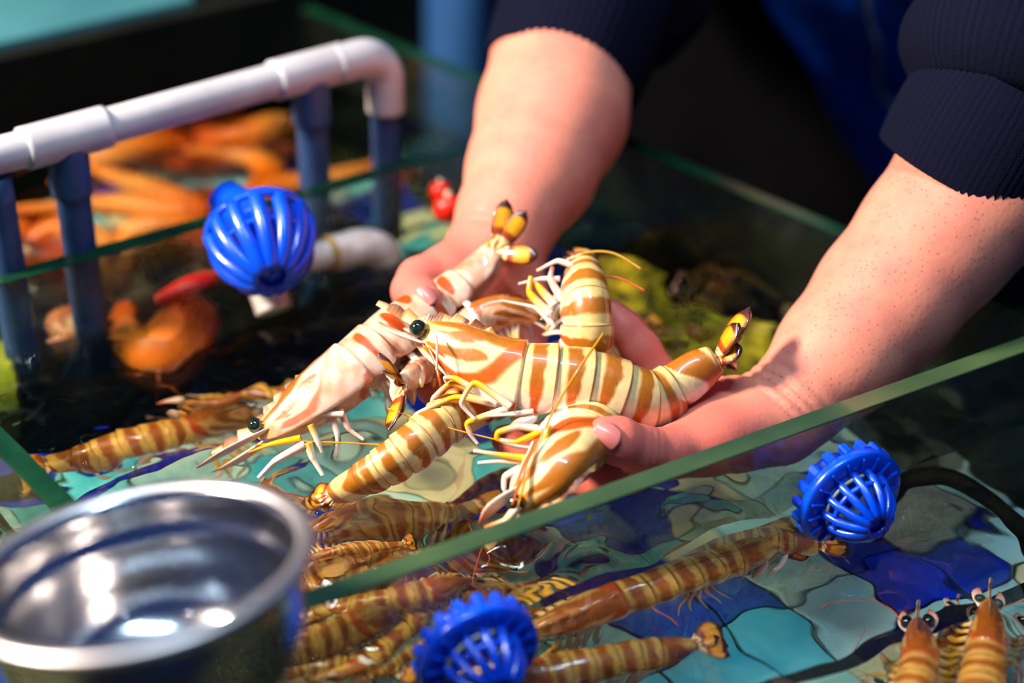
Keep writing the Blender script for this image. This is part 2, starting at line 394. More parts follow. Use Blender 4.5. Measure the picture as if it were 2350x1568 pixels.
def waves(X, Y, amp, sd):
    g = np.random.default_rng(sd); Hh = np.zeros_like(X)
    for lam, a in ((.075, 1.0), (.048, .8), (.031, .6), (.021, .40), (.014, .24), (.0095, .10)):
        for _ in range(5):
            th = g.uniform(0, 2 * np.pi); ph = g.uniform(0, 6.28); k = 2 * np.pi / (lam * g.uniform(.85, 1.2))
            Hh += a * lam / .05 * np.sin(k * (X * math.cos(th) + Y * math.sin(th)) + ph + .8 * np.sin(k * .4 * (Y * math.cos(th) - X * math.sin(th)) + ph)) / 5 ** .5
    return amp * Hh
def water(name, q, step, amp, sd, label, calm=None, mat='water'):
    q = [np.asarray(p) for p in q]
    nx = int(max(np.linalg.norm(q[1] - q[0]), np.linalg.norm(q[2] - q[3])) / step); ny = int(max(np.linalg.norm(q[3] - q[0]), np.linalg.norm(q[2] - q[1])) / step)
    u, v = np.meshgrid(np.linspace(0, 1, nx), np.linspace(0, 1, ny))
    P = [(1-u)*(1-v)*q[0][k] + u*(1-v)*q[1][k] + u*v*q[2][k] + (1-u)*v*q[3][k] for k in (0, 1)]
    Hh = waves(P[0], P[1], amp, sd)
    if calm is not None: Hh = Hh * calm(P[0], P[1])
    V = np.stack([P[0], P[1], Hh], -1).reshape(-1, 3)
    I = np.arange(nx * ny).reshape(ny, nx)
    Fc = np.stack([I[:-1, :-1], I[:-1, 1:], I[1:, 1:], I[1:, :-1]], -1).reshape(-1, 4)
    o = link(name, mesh(name, V, Fc), M[mat])
    return tag(o, label, 'water', kind='structure')
ins = .0052
water('water', (FL, FR, BR, BL), .0017, .0026, 3, 'rippled water of the middle tank around the hands')
nr = np.array([dirA[1], -dirA[0]])
water('water', (FL - dirA * .25 + nr * .32, FR + dirA * .1 + nr * .32, FR + dirA * .1 + nr * ins, FL - dirA * .25 + nr * ins), .0022, .0010, 11, 'clearer water of the near channel over blue and aqua tiles', mat='water_clear')
water('water', (BL + dirR * .006, BR + dirR * .006, FARR, FARL), .006, .0003, 5, 'water of the far crab tank behind the rack')
lw = unit(FL - BL); water('water', (FL - dirA * .3, FL - dirA * .006, BL - dirBk * .006, BL - dirBk * .3), .006, .0003, 8, 'dim water beyond the left glass wall')

# ------------------------------------------------------------------ surroundings
g = link('ground', box_mesh('ground', 9, 9, .02), M['ground'], smooth=False); g.location = (0, 3, -.75)
tag(g, 'dark wet market floor around the tanks', 'ground', kind='structure')
bw = link('wall_distant', box_mesh('wall_distant', 9, .05, 3), M['ground'], smooth=False); bw.location = (0, 4.2, .7)
tag(bw, 'dark wall at the back of the stall', 'wall', kind='structure')

# grey pipe rack standing in the far tank
RZ = .105
r0, r1, r2, r3 = Z(-160, 398, RZ), Z(150, 316, RZ), Z(710, 163, RZ), Z(872, 122, RZ)
rr = .0092
rack = empty('pipe_rack', (*r2[:2], FLOORZ), 'grey plastic pipe rack with upright posts behind the far glass', 'pipe rack')
ro = np.array(rack.location)
dr = unit(r3 - r0); dn = np.array([0, 0, -1.0])
tube('rail', [r0, r1, (r1 + r2) / 2, r2, r3 - dr * .014], rr, M['pvc'], rack, ro, seg=20, n=40)
el = [r3 - dr * .014 + dr * .017 * math.sin(a) + dn * .017 * (1 - math.cos(a)) for a in np.linspace(0, math.pi / 2, 7)]
tube('elbow', [el[0] - dr * .016] + el + [el[-1] + dn * .018], rr * 1.16, M['pvc'], rack, ro, seg=20, n=40)
for c in (r1, r2):
    tf = tube('tee_fitting', [c - dr * .022, c - dr * .008, c + dr * .008, c + dr * .022], rr * 1.18, M['pvc'], rack, ro, seg=20)
    tube('tee_collar', [c + dn * .004, c + dn * .016, c + dn * .03], rr * 1.12, M['pvc_shaded'], tf, ro, seg=20)
for c in (r1, r2, el[-1] + np.array([0, 0, RZ - el[-1][2]]), Z(-22, 360, RZ)):
    p = np.array([c[0], c[1], RZ - .01]); b = np.array([c[0], c[1], FLOORZ + .001])
    tube('post', [p, (p + b) / 2, b], rr * .93, M['pvc_shaded'], rack, ro, seg=18)

# blue slotted strainers fixed on the glass
LIPA = 1.2
def make_strainer(name, label, R, lip=True, cr=.62, ch=.80, teeth=18):
    root = empty(name, (0, 0, 0), label, 'strainer', 'blue plastic strainers on the glass')
    fl = [(R * cr, .0), (R, .0), (R, .0035), (R * .97, .0045), (R * (cr + .02), .0045), (R * cr, .004)]
    # flange ring, axis +Z pointing away from the glass
    flg = link('flange', lathe_mesh('flange', fl, 72, True), M['blue_plastic'], root)
    th = box_mesh('tooth', R * .17, R * .16, .007, .0008, 1)
    for k in range(teeth):
        a = 2 * math.pi * k / teeth
        o = link('tooth', th, M['blue_plastic'], flg, smooth=False); o.location = (R * .93 * math.cos(a), R * .93 * math.sin(a), -.003); o.rotation_euler.z = a
    rb = box_mesh('radial_rib', R * .26, R * .035, .0016, .0003, 1)
    for k in range(18 if cr < .7 else 0):
        a = 2 * math.pi * (k + .5) / 18
        o = link('radial_rib', rb, M['blue_plastic'], flg, smooth=False); o.location = (R * .80 * math.cos(a), R * .80 * math.sin(a), .005); o.rotation_euler.z = a
    if lip:
        o = tube('inner_lip', [(R * .60 * math.cos(a), R * .60 * math.sin(a), .0065) for a in np.linspace(LIPA, LIPA + 2.1, 16)], R * .045, M['white_lip'], root, seg=8, n=30, flat=.7)
        o['label'] = 'pale worn inner lip'
    hgt = R * ch
    nb = 13
    for k in range(nb):
        a = 2 * math.pi * k / nb
        pts = [(R * cr * math.cos(t) * math.cos(a), R * cr * math.cos(t) * math.sin(a), .003 + hgt * math.sin(t)) for t in np.linspace(0, 1.28, 7)]
        tube('cage_rib', pts, R * (.075 if cr < .7 else .15), M['blue_plastic'], root, seg=8, n=14, flat=1.0)
    for t in (.42, 1.25):
        pts = [(R * cr * math.cos(t) * math.cos(a), R * cr * math.cos(t) * math.sin(a), .003 + hgt * math.sin(t)) for a in np.linspace(0, 2 * math.pi, 25)]
        tube('cage_hoop', pts, R * .05, M['blue_plastic'], root, seg=6, n=48, caps=False)
    capm = lathe_mesh('cage_cap', [(R * .24, hgt * .93), (R * .20, hgt * .99), (.0005, hgt * 1.0), (.0005, hgt * .95), (R * .20, hgt * .93)], 32)
    link('cage_cap', capm, M['blue_plastic'], root)
    return root
M['white_lip'] = noisy('pale_lip', tuple(lin(205, 200, 170)), tuple(lin(160, 160, 120)), 120, rough=.35)
def place_strainer(root, pos, axis, spin=0, wall_pt=None):
    root.location = pos
    q = Vector(axis).to_track_quat('Z', 'Y'); root.rotation_euler = (q.to_matrix() @ Matrix.Rotation(spin, 3, 'Z')).to_euler()
    if wall_pt is not None:      # short pipe stub from the glass to the flange
        Wi = np.array((q.to_matrix() @ Matrix.Rotation(spin, 3, 'Z')).transposed()); g_ = Wi @ (np.asarray(wall_pt) - np.asarray(pos))
        tube('pipe_stub', [g_, g_ * .55 + np.array([0, 0, -.002]), (0, 0, -.001)], .011, M['blue_plastic'], root, seg=24, n=14)
nF = np.array([dirA[1], -dirA[0], 0.0])          # out of the near partition towards the viewer
def on_front(px, py):
    d = ray(px, py); a = np.array([*FL, 0]) + nF * (GT / 2)
    return _C + d * (((a - _C) @ nF) / (d @ nF))
ax = unit(camvec(.42, -.50, .76))
s1 = make_strainer('strainer', 'blue slotted strainer nearest the steel bowl on the near glass', .0250)
place_strainer(s1, on_front(1045, 1440) + nF * .017, ax, .1, on_front(1045, 1440) + np.array([0, 0, .002]))
s2 = make_strainer('strainer', 'blue slotted strainer half in water on the near glass under the forearm', .0252)
place_strainer(s2, on_front(1888, 1092) + nF * .017, ax, .3, on_front(1888, 1092) + np.array([0, 0, .002]))
nB = np.array([dirBk[1], -dirBk[0], 0.0])
def on_back(px, py):
    d = ray(px, py); a = np.array([*BL, 0]) + nB * (GT / 2)
    return _C + d * (((a - _C) @ nB) / (d @ nB))
s3 = make_strainer('strainer', 'blurred blue domed strainer on the far glass before the pipe rack', .0275, lip=False, cr=.90, ch=1.25, teeth=0)
place_strainer(s3, on_back(520, 462) + nB * .034, unit(camvec(.30, -.72, .60)), .2, on_back(520, 462))

# floating white pipe with two elbows
pz = .004
pa, pb, pc = ([_C + (on_back(x, y) - _C) * .984 for x, y in ((600, 622), (715, 592), (830, 566))])
pr = empty('drain_pipe', pb, 'short white plastic pipe with two elbows floating by the far glass', 'pipe'); po = np.array(pb)
dp = unit(pc - pa)
tube('pipe', [pa, pb, pc], .0078, M['white_pipe'], pr, po, seg=20)
dside = np.array([dp[1], -dp[0], 0])
tube('elbow', [pb - dp * .012, pa + dp * .012, pa + dside * .004, pa - dp * .006 + dside * .016, pa - dp * .007 + dside * .026 + np.array([0, 0, -.01])], .0098, M['white_pipe'], pr, po, seg=20, n=36)
tube('elbow', [pb + dp * .012, pc - dp * .012, pc, pc + dp * .012 + np.array([0, 0, -.006]), pc + dp * .017 + np.array([0, 0, -.018])], .0102, M['white_pipe'], pr, po, seg=20, n=36)
for q in (pb - dp * .011, pb + dp * .011): tube('joint_ring', [q - dp * .0015, q, q + dp * .0015], .0106, M['joint'], pr, po, seg=20)

# dark slabs and mossy mat on the tank bottom
def lumpy_slab(name, corners, z0, z1, mat, label, cat, n=34, rough=.004, sd=1, skirt=True):
    q = [np.asarray(p)[:2] for p in corners]; g = np.random.default_rng(sd)
    u, v = np.meshgrid(np.linspace(0, 1, n), np.linspace(0, 1, n))
    P = [(1-u)*(1-v)*q[0][k] + u*(1-v)*q[1][k] + u*v*q[2][k] + (1-u)*v*q[3][k] for k in (0, 1)]
    Hh = np.zeros_like(u)
    for lam, a in ((.09, 1), (.045, .6), (.022, .35)):
        for _ in range(4):
            th, ph = g.uniform(0, 6.28, 2); Hh += a * np.sin(6.28 / lam * (P[0] * math.cos(th) + P[1] * math.sin(th)) + ph) / 2
    edge = np.minimum(np.minimum(u, 1 - u), np.minimum(v, 1 - v)); e = np.clip(edge / .07, 0, 1) ** .5
    top = z0 + (z1 - z0) * e + rough * Hh * e
    V = np.stack([P[0], P[1], np.maximum(top, z0)], -1).reshape(-1, 3); base = V.mean(0) * [1, 1, 0] + [0, 0, z0]
    B = V.copy(); B[:, 2] = z0 - .0005
    I = np.arange(n * n).reshape(n, n)
    F1 = np.stack([I[:-1, :-1], I[:-1, 1:], I[1:, 1:], I[1:, :-1]], -1).reshape(-1, 4)
    Fc = [tuple(f) for f in F1] + [tuple(f[::-1] + n * n) for f in F1]
    rim = list(I[0, :-1]) + list(I[:-1, -1]) + list(I[-1, :0:-1]) + list(I[:0:-1, 0])
    for a, b in zip(rim, rim[1:] + rim[:1]): Fc.append((b, a, a + n * n, b + n * n))
    o = link(name, mesh(name, np.r_[V, B] - base, Fc), mat); o.location = base
    return tag(o, label, cat)
fz = FLOORZ + .0055
lumpy_slab('dark_slab', (UW(20, 985, -.05), UW(960, 752, -.05), BL + (BR - BL) * .74 + nB[:2] * .012, BL + nB[:2] * .012 + dirBk * .012), fz, -.03, M['dark'], 'black slab put in for the dark far side of the middle tank', 'dark slab', sd=4)  # black slab added to keep the far floor dark
lumpy_slab('dark_slab', (BL - nB[:2] * .014 + dirBk * .03, BL + (BR - BL) * .80 - nB[:2] * .014, BL + (BR - BL) * .78 - nB[:2] * .15, BL - nB[:2] * .15 + dirBk * .03), fz, -.078, M['dark'], 'black slab added to darken the floor behind the far glass, under the rack posts', 'dark slab', sd=6)  # second black slab, added to darken the tank seen through the far glass
lumpy_slab('moss_mat', (UW(1330, 780, -.045), UW(1760, 880, -.045), FR + (BR - FR) * .42 - dirA * .016, FR + (BR - FR) * .90 - dirA * .016), fz, -.032, M['moss'], 'olive green algae mat under the water between the two forearms', 'algae mat', sd=9, rough=.006)

# distant things
lc = w0 + (w1 - w0) * -.06 + np.array([-wd_[1], wd_[0]]) * .20
tb = empty('tank_lid', (*lc, -.74), 'blurred teal tank lid in the upper corner beyond the rack', 'tank lid'); tb.rotation_euler.z = math.atan2(wd_[1], wd_[0])
o = link('lid_board', box_mesh('lid_board', .50, .36, .012, .003), M['teal'], tb, smooth=False); o.location.z = .74 + BTOP - .006
o = link('stand', box_mesh('stand', .44, .30, .74 + BTOP - .013, .01), M['ground'], tb, smooth=False); o.location.z = (.74 + BTOP - .012) / 2
c = D(1052, 60, 1.46); bd = empty('blue_post', (c[0], c[1], -.74), 'upright blue plastic post beyond the glass, left of the sleeve', 'post')
link('pole', lathe_mesh('pole', [(.001, .01), (.029, .01), (.029, .4), (.029, .9), (.029, 1.3), (.001, 1.3)], 40), M['post_blue'], bd)
link('collar', lathe_mesh('collar', [(.0295, .86), (.034, .865), (.034, .90), (.0295, .905)], 40), M['post_blue'], bd)
link('foot', lathe_mesh('foot', [(.001, 0), (.055, 0), (.055, .012), (.033, .016), (.030, .05), (.001, .05)], 40), M['post_blue'], bd)

# crabs with long orange legs in the far tank
def limb(parent, o, pts, radii, cols, name='leg', mat='crab', seg=12):
    return tube(name, pts, radii, M[mat], parent, o, seg=seg, n=len(pts) * 7, colors=cols)
OR1, OR2, OR3, BRN = lin(206, 70, 4), lin(232, 118, 16), lin(236, 150, 66), lin(84, 36, 6)
def crab(name, label, hub, legs, body, rad):
    hub = np.asarray(hub); root = empty(name, hub, label, 'crab', 'long-legged orange crabs in the far tank')
    bm = bmesh.new(); bmesh.ops.create_uvsphere(bm, u_segments=28, v_segments=18, radius=1)
    for v in bm.verts:
        w = 1 + .12 * math.sin(v.co.x * 7 + v.co.y * 5) * math.cos(v.co.y * 6)
        v.co = Vector((v.co.x * body[0] * w, v.co.y * body[1] * w, v.co.z * body[2] * w))
    me = bpy.data.meshes.new('carapace'); bm.to_mesh(me); bm.free()
    a = me.color_attributes.new('Col', 'FLOAT_COLOR', 'POINT')
    for i, v in enumerate(me.vertices):
        t = .5 + .5 * math.sin(v.co.x * 160 + v.co.y * 110); cc = BRN * (1 - t) + OR1 * .6 * t; a.data[i].color = (*cc, 1)
    link('carapace', me, M['crab'], root)
    for L in legs:
        P = np.array(L); n = len(P)
        rr_ = np.interp(np.linspace(0, 1, n), [0, .45, .9, 1], [rad * .8, rad, rad * .7, rad * .25])
        cc = [(OR1, OR2, OR3, OR2, OR1)[k % 5] for k in range(n)]
        limb(root, hub, P, rr_, cc)
    return root
fz0 = -.035
crab('crab', 'orange spider crab with pale legs behind the blue strainer', UW(500, 500, -.055), [
    [UW(480, 490, -.04), UW(420, 465, fz0), UW(320, 425, fz0), UW(200, 378, -.03)],
    [UW(470, 500, -.04), UW(400, 480, fz0), UW(250, 470, fz0), UW(20, 480, -.03)],
    [UW(480, 520, -.045), UW(400, 505, fz0), UW(310, 525, fz0), UW(270, 560, -.04)],
    [UW(560, 480, -.04), UW(640, 430, fz0), UW(760, 410, fz0), UW(880, 372, -.03)],
    [UW(560, 470, -.04), UW(620, 400, -.05), UW(560, 350, -.05), UW(420, 345, -.04)]], (.05, .035, .022), .0125)
crab('crab', 'dark brown crab resting under the pipe rail', UW(430, 320, -.06), [
    [UW(430, 330, -.04), UW(330, 330, -.03), UW(230, 360, -.03), UW(120, 420, -.04)],
    [UW(460, 320, -.04), UW(560, 310, -.03), UW(640, 280, -.03), UW(690, 300, -.05)],
    [UW(400, 320, -.04), UW(280, 290, -.03), UW(140, 330, -.03), UW(30, 390, -.04)]], (.085, .04, .024), .013)
crab('crab', 'reddish crab low at the picture edge behind the rack posts', UW(70, 560, -.06), [
    [UW(70, 560, -.05), UW(140, 520, -.04), UW(230, 550, -.04), UW(300, 575, -.05)],
    [UW(60, 550, -.05), UW(20, 520, -.04), UW(-40, 540, -.04)]], (.05, .035, .02), .012)
# reflection of the orange legs in the middle tank, built as solid shapes
q = [UW(285, 700, -.022), UW(300, 770, -.018), UW(360, 800, -.016), UW(420, 740, -.014), UW(440, 700, -.012)]
o = limb(None, q[2], q, [.006, .013, .017, .018, .013], [OR1, OR2, OR2, OR1, OR1], 'orange_reflection'); o.location = q[2]
tag(o, 'bent orange shape built for the reflection of the crab legs by the far glass', 'reflection')
q = [Z(360, 690, .002), Z(420, 665, .004), Z(480, 648, .004), Z(515, 640, .002)]
o = limb(None, q[1], q, [.003, .0055, .006, .003], [lin(225, 40, 8)] * 3 + [lin(230, 150, 30)], 'red_reflection'); o.location = q[1]  # red streak of the same reflection, modelled as a tapered tube
tag(o, 'red and yellow streak built for a reflection on the water left of the white pipe', 'crab leg')
def ball(name, p, r, mat, label, cat, squash=1.0, group=None, colors=None):
    root = empty(name, p, label, cat, group)
    link('ball', lathe_mesh('ball', [(max(r * math.sin(t), 1e-5), -r * squash * math.cos(t)) for t in np.linspace(0, math.pi, 16)], 24), M[mat], root)
    link('stem', lathe_mesh('stem', [(1e-5, r * squash * 1.25), (r * .2, r * squash * 1.22), (r * .24, r * squash * .9)], 12), M['white_lip'], root)
    return root
ball('float_ball', _C + (on_back(1010, 440) - _C) * .985, .0065, 'red', 'smaller red float ball by the far glass, farther of the two', 'float', group='red floats')
ball('float_ball', _C + (on_back(1028, 478) - _C) * .972, .0085, 'red', 'larger red float ball beside the left forearm', 'float', group='red floats')

# ------------------------------------------------------------------ prawns
CREAM, TAN, WHITE = lin(240, 210, 148), lin(222, 186, 106), lin(246, 226, 206)
AMBER, ORNG, DKBR = lin(170, 98, 8), lin(204, 84, 3), lin(84, 26, 3)
YEL, PINK, BLK = lin(252, 186, 14), lin(240, 190, 165), lin(24, 14, 12)
def sm(x, a, b):
    t = np.clip((x - a) / (b - a), 0, 1); return t * t * (3 - 2 * t)
def vnoise(x, y, s):
    return np.sin(x * 1.7 + s) * np.cos(y * 2.3 + 1.3 * s) * .5 + np.sin(x * 3.9 - y * 3.1 + 2.1 * s) * .3 + np.sin(x * 8.3 + y * 6.7 + s) * .2
SEG = np.array([.36, .455, .555, .66, .755, .845, 1.0])
UK = [0, .02, .06, .12, .2, .28, .36, .42, .5, .6, .7, .8, .88, .95, 1.0]
HD = [.026, .040, .055, .074, .091, .098, .098, .098, .100, .098, .090, .078, .068, .058, .044]
HV = [.012, .034, .052, .066, .084, .094, .092, .086, .084, .082, .076, .067, .057, .048, .038]
HW = [.010, .026, .040, .052, .064, .072, .076, .078, .080, .078, .072, .062, .053, .045, .034]
def mixc(a, b, t): return a + (b - a) * t[..., None]
def seg_dist(px, py, pts):
    d = np.full(px.shape, 9.0)
    for (x0, y0), (x1, y1) in zip(pts, pts[1:]):
        vx, vy = x1 - x0, y1 - y0; t = np.clip(((px - x0) * vx + (py - y0) * vy) / (vx * vx + vy * vy + 1e-9), 0, 1)
        d = np.minimum(d, np.hypot(px - x0 - t * vx, py - y0 - t * vy))
    return d
CAR_BANDS = [([(.30, 1.0), (.78, 1.0)], .20, 1), ([(.52, .85), (.38, .55), (.12, .42)], .11, 1), ([(.62, .36), (.5, .12), (.30, -.04)], .10, 1),
             ([(1.0, .95), (.86, .45), (.74, -.05), (.56, -.50), (.36, -.52), (.12, -.30)], .10, 0), ([(.93, -.95), (1.0, -.55)], .07, 0),
             ([(.03, .6), (.05, .1), (.10, -.5)], .045, 0), ([(.2, -.05), (.34, -.22)], .05, 0)]
def body_colors(u, th, style, sd):
    hn = np.cos(th); shape = u.shape; C = np.zeros(shape + (3,))
    base = mixc(mixc(np.broadcast_to(WHITE, shape + (3,)), np.broadcast_to(CREAM, shape + (3,)), sm(hn, -.7, .1)), np.broadcast_to(TAN, shape + (3,)), sm(hn, .2, .95) * .8)
    if style == 'pale': base = mixc(base, mixc(np.broadcast_to(lin(244, 206, 180), shape + (3,)), np.broadcast_to(lin(226, 164, 128), shape + (3,)), sm(vnoise(u * 16, th * 1.3, sd), -.1, .6)), np.full(shape, .85))
    wob = vnoise(u * 30, th * 2.2, sd)
    C[:] = base
    # abdomen rings
    k = np.clip(np.searchsorted(SEG, u.ravel(), side='right').reshape(shape) - 1, 0, 5)
    t = (u - SEG[k]) / (SEG[k + 1] - SEG[k])
    ab = u >= SEG[0]
    bw = .225 * (.55 + .45 * sm(hn, -.9, .6)) + .03 * wob
    dist = np.abs(t - .45 - .05 * wob)
    band = (1 - sm(dist, bw - .05, bw + .03)) * sm(hn, -.93, -.75)
    bc = mixc(np.broadcast_to(ORNG, shape + (3,)), np.broadcast_to(AMBER, shape + (3,)), sm(hn, -.4, .3))
    edge = np.maximum(1 - sm(np.abs(t - .965), .012, .03), (1 - sm(t, .0, .03)) * .6) * sm(hn, -.8, -.2)
    if style == 'pale':
        band = sm(np.sin(u * 58 + sd) * np.cos(th * 1.6 + u * 9) + .35 * np.sin(th * 3 + u * 30), .45, .6); bc = np.broadcast_to(ORNG, shape + (3,)); edge = edge * .3
    blotch = sm(np.sin(u * 34 + sd + 1.2 * np.sin(th * 1.5 + sd)) + .7 * np.sin(th * 2.1 - u * 21 + sd * 2), -.25, .05)
    last = sm(u, .80, .83)
    band = band * (1 - last) + np.clip(blotch, 0, 1) * last * (1 if style != 'pale' else .4)
    ca = mixc(C, bc, np.clip(band, 0, 1)); ca = mixc(ca, np.broadcast_to(mixc(AMBER, DKBR, np.array(.35)), shape + (3,)), np.clip(edge, 0, 1) * .8)
    # carapace swooshes
    s = u / SEG[0]; cb = np.zeros(shape); kind = np.zeros(shape)
    for pts, w, kd in CAR_BANDS:
        d = seg_dist(s, hn * .85, [(a, b * .85) for a, b in pts]) + .014 * np.sin(th * 5 + s * 8 + sd)
        m = 1 - sm(d, w * .62, w * 1.15); cb = np.maximum(cb, m); kind = np.maximum(kind, m * kd)
    if style == 'pale': cb = cb * sm(np.sin(s * 9 + th * 2), -.2, .3) * .8
    cc = mixc(C, np.broadcast_to(ORNG, shape + (3,)), cb); cc = mixc(cc, np.broadcast_to(AMBER, shape + (3,)), kind)
    head = 1 - sm(s, .05, .28); cc = mixc(cc, np.broadcast_to(mixc(YEL, ORNG, np.array(.45)), shape + (3,)), head * .6 * (hn > -.8))
    C = np.where(ab[..., None], ca, cc)
    return C
def prawn(name, label, pts, dorsal, girth=1.0, style='striped', sd=0, fan=None, legs=None, antennae=None, swim=True, auto_legs=True,
          group='live striped prawns', org=None, fan_len=.17, fan_spread=(-.55, -.2, .2, .55), rostrum=True, swim_len=1.0, scale_len=.09, fan_n=None, res=1.0, fan_w=.046, tone=(1, 1, 1)):
    """pts: world points from the eyes to the tail; dorsal: world directions at those points"""
    pts = np.asarray(pts, float); dorsal = np.asarray(dorsal, float)
    if dorsal.ndim == 1: dorsal = np.repeat(dorsal[None], len(pts), 0)
    N = 240; Q, L = spline(np.c_[pts, dorsal], N)
    P, Dn = Q[:, :3], Q[:, 3:6]
    T = np.gradient(P, axis=0); T /= np.linalg.norm(T, axis=1)[:, None]
    Dn = Dn - T * np.sum(Dn * T, 1)[:, None]; Dn /= np.linalg.norm(Dn, axis=1)[:, None] + 1e-9
    S = np.cross(T, Dn)
    G = girth * L
    o = np.asarray(org) if org is not None else P[N // 2].copy()
    root = empty(name, o, label, 'prawn', group)
    us = list(np.linspace(0, .355, int(64 * res)))
    for a, b in zip(SEG[:-1], SEG[1:]): us += list(a + (b - a) * np.r_[np.linspace(0, .93, int(20 * res)), .955, .975, .995])
    us = np.array(us); K = int(112 * res)
    th = np.linspace(-np.pi, np.pi, K, endpoint=False)
    U_, TH = np.meshgrid(us, th, indexing='ij')
    def at(u):
        x = np.clip(u, 0, 1) * (N - 1); i = np.clip(x.astype(int), 0, N - 2); f = (x - i)[..., None]
        g = lambda A: A[i] * (1 - f) + A[i + 1] * f
        return g(P), g(Dn), g(S), g(T)
    c, d, s_, t_ = at(us)
    hd, hv, hw = (np.interp(us, UK, A) * G for A in (HD, HV, HW))
    k = np.clip(np.searchsorted(SEG, us, side='right') - 1, 0, 5); t = (us - SEG[k]) / (SEG[k + 1] - SEG[k]); ab = us >= SEG[0]
    imb = np.where(ab, 1 + .085 * (t - .5) - .05 * (t > .98), 1 + .03 * sm(us, .30, .355))
    cosT, sinT = np.cos(TH), np.sin(TH)
    lobe = np.where(ab, np.sqrt(np.clip(4 * t * (1 - t), 0, 1)), .8)
    aT = np.abs(TH); pl = np.exp(-((aT - 2.35) / .38) ** 2)
    vdep = hv[:, None] * (.80 + .34 * pl * lobe[:, None] - .12 * np.exp(-((aT - np.pi) / .35) ** 2))
    X = hw[:, None] * np.sign(sinT) * np.abs(sinT) ** .9 * imb[:, None]
    Y = np.where(cosT > 0, hd[:, None] * np.abs(cosT) ** .92, -vdep * np.abs(cosT) ** .8) * imb[:, None]
    V = c[:, None] + d[:, None] * Y[..., None] + s_[:, None] * X[..., None]
    C = body_colors(U_, TH, style, sd) * np.asarray(tone)
    n = len(us); I = np.arange(n * K).reshape(n, K); J = np.roll(I, -1, 1)
    Fc = np.stack([I[:-1], J[:-1], J[1:], I[1:]], -1).reshape(-1, 4)
    Fc = [tuple(f) for f in Fc] + [tuple(I[0][::-1]), tuple(I[-1])]
    link('body', mesh('body', V.reshape(-1, 3) - o, Fc, C.reshape(-1, 3)), M['shell'], root)
    def loc(u, y, x, z=0):
        c, d, s, t = at(np.array([u])); g = G
        return c[0] + d[0] * y * g + s[0] * x * g - t[0] * z * g
    # rostrum: serrated keel
    if rostrum:
        prof_u = np.linspace(.24, -.15, 40); R_ = []
        cB, dB, sB, tB = at(np.array([0.0]))
        for i, u in enumerate(prof_u):
            if u >= 0: b = loc(u, np.interp(u, UK, HD) * .96, 0)
            else: b = cB[0] + dB[0] * (.026 + .012 * (-u / .15)) * G + tB[0] * u * L
            q = (u + .15) / .39; hgt = (.010 + .026 * q * (1 - q) * 2) * G * min(1, (.24 - u) / .05 + .15) * min(1, q * 5 + .1)
            tooth = (i % 5) / 5.0
            R_.append((b, dB[0] if u < .05 else at(np.array([u]))[1][0], hgt * (.65 + .75 * tooth)))
        Vv, Cc = [], []
        for i, (b, dd, hh) in enumerate(R_):
            for sg in (-1, 1): Vv.append(b - dd * .012 * G + sB[0] * sg * .008 * G)
            Vv.append(b + dd * hh)
            cc = AMBER if (i // 6) % 2 else CREAM
            Cc += [cc, cc, DKBR if (i // 6) % 2 else AMBER]
        Fr = []
        for i in range(len(R_) - 1):
            a = i * 3; Fr += [(a, a + 2, a + 5, a + 3), (a + 2, a + 1, a + 4, a + 5), (a + 1, a, a + 3, a + 4)]
        Fr += [(0, 1, 2), (a + 3, a + 5, a + 4)]
        link('rostrum', mesh('rostrum', np.array(Vv) - o, Fr, Cc), M['shell'], root, smooth=False)
    # eyes on stalks
    for sg in (-1, 1):
        b, e = loc(.045, .012, sg * .022), loc(.018, .020, sg * .037)
        st = tube('eye_stalk', [b, (b + e) / 2, e], [.013 * G, .013 * G, .015 * G], M['limb'], root, o, seg=8, n=6, colors=[AMBER, AMBER, DKBR])
        ey = link('eye', lathe_mesh('eye', [(max(.024 * G * math.sin(a), 1e-6), -.024 * G * math.cos(a)) for a in np.linspace(0, np.pi, 12)], 18), M['eye'], st); ey.location = e - o
    # antennal scales
    for sg in (-1, 1):
        p0, p1, p2 = loc(.05, -.01, sg * .03), loc(0, -.01, sg * .05, scale_len * .45), loc(0, -.005, sg * .045, scale_len)
        tube('antennal_scale', [p0, p1, p2], [.014 * G, .024 * G, .005 * G], M['limb'], root, o, seg=10, n=12, flat=.25, up=at(np.array([.02]))[1][0], colors=[WHITE, PINK, ORNG])
    # tail fan
    cE, dE, sE, tE = (a[0] for a in at(np.array([.995])))
    if fan is None:
        fan = [cE + unit(tE + sE * a * 1.0 + dE * .12 * (1 - abs(a))) * L * fan_len * (1.0 if abs(a) > .3 else .92) for a in fan_spread]
    for i, tip in enumerate(list(fan) + ['telson']):
        if isinstance(tip, str):
            tip = cE + unit(tE + dE * .35) * L * fan_len * .72; wd, nm = .020, 'telson'
        else: wd, nm = fan_w, 'tail_lobe'
        tip = np.asarray(tip); ax = tip - cE; ll = np.linalg.norm(ax); ax = ax / ll
        fn_ = dE if fan_n is None else np.asarray(fan_n)
        nr_ = fn_ - ax * (fn_ @ ax)
        if np.linalg.norm(nr_) < .25: nr_ = sE - ax * (sE @ ax)
        nr_ = unit(nr_); sd_ = np.cross(ax, nr_)
        Vv, Cc, Fr = [], [], []; nu, nv = 20, 6
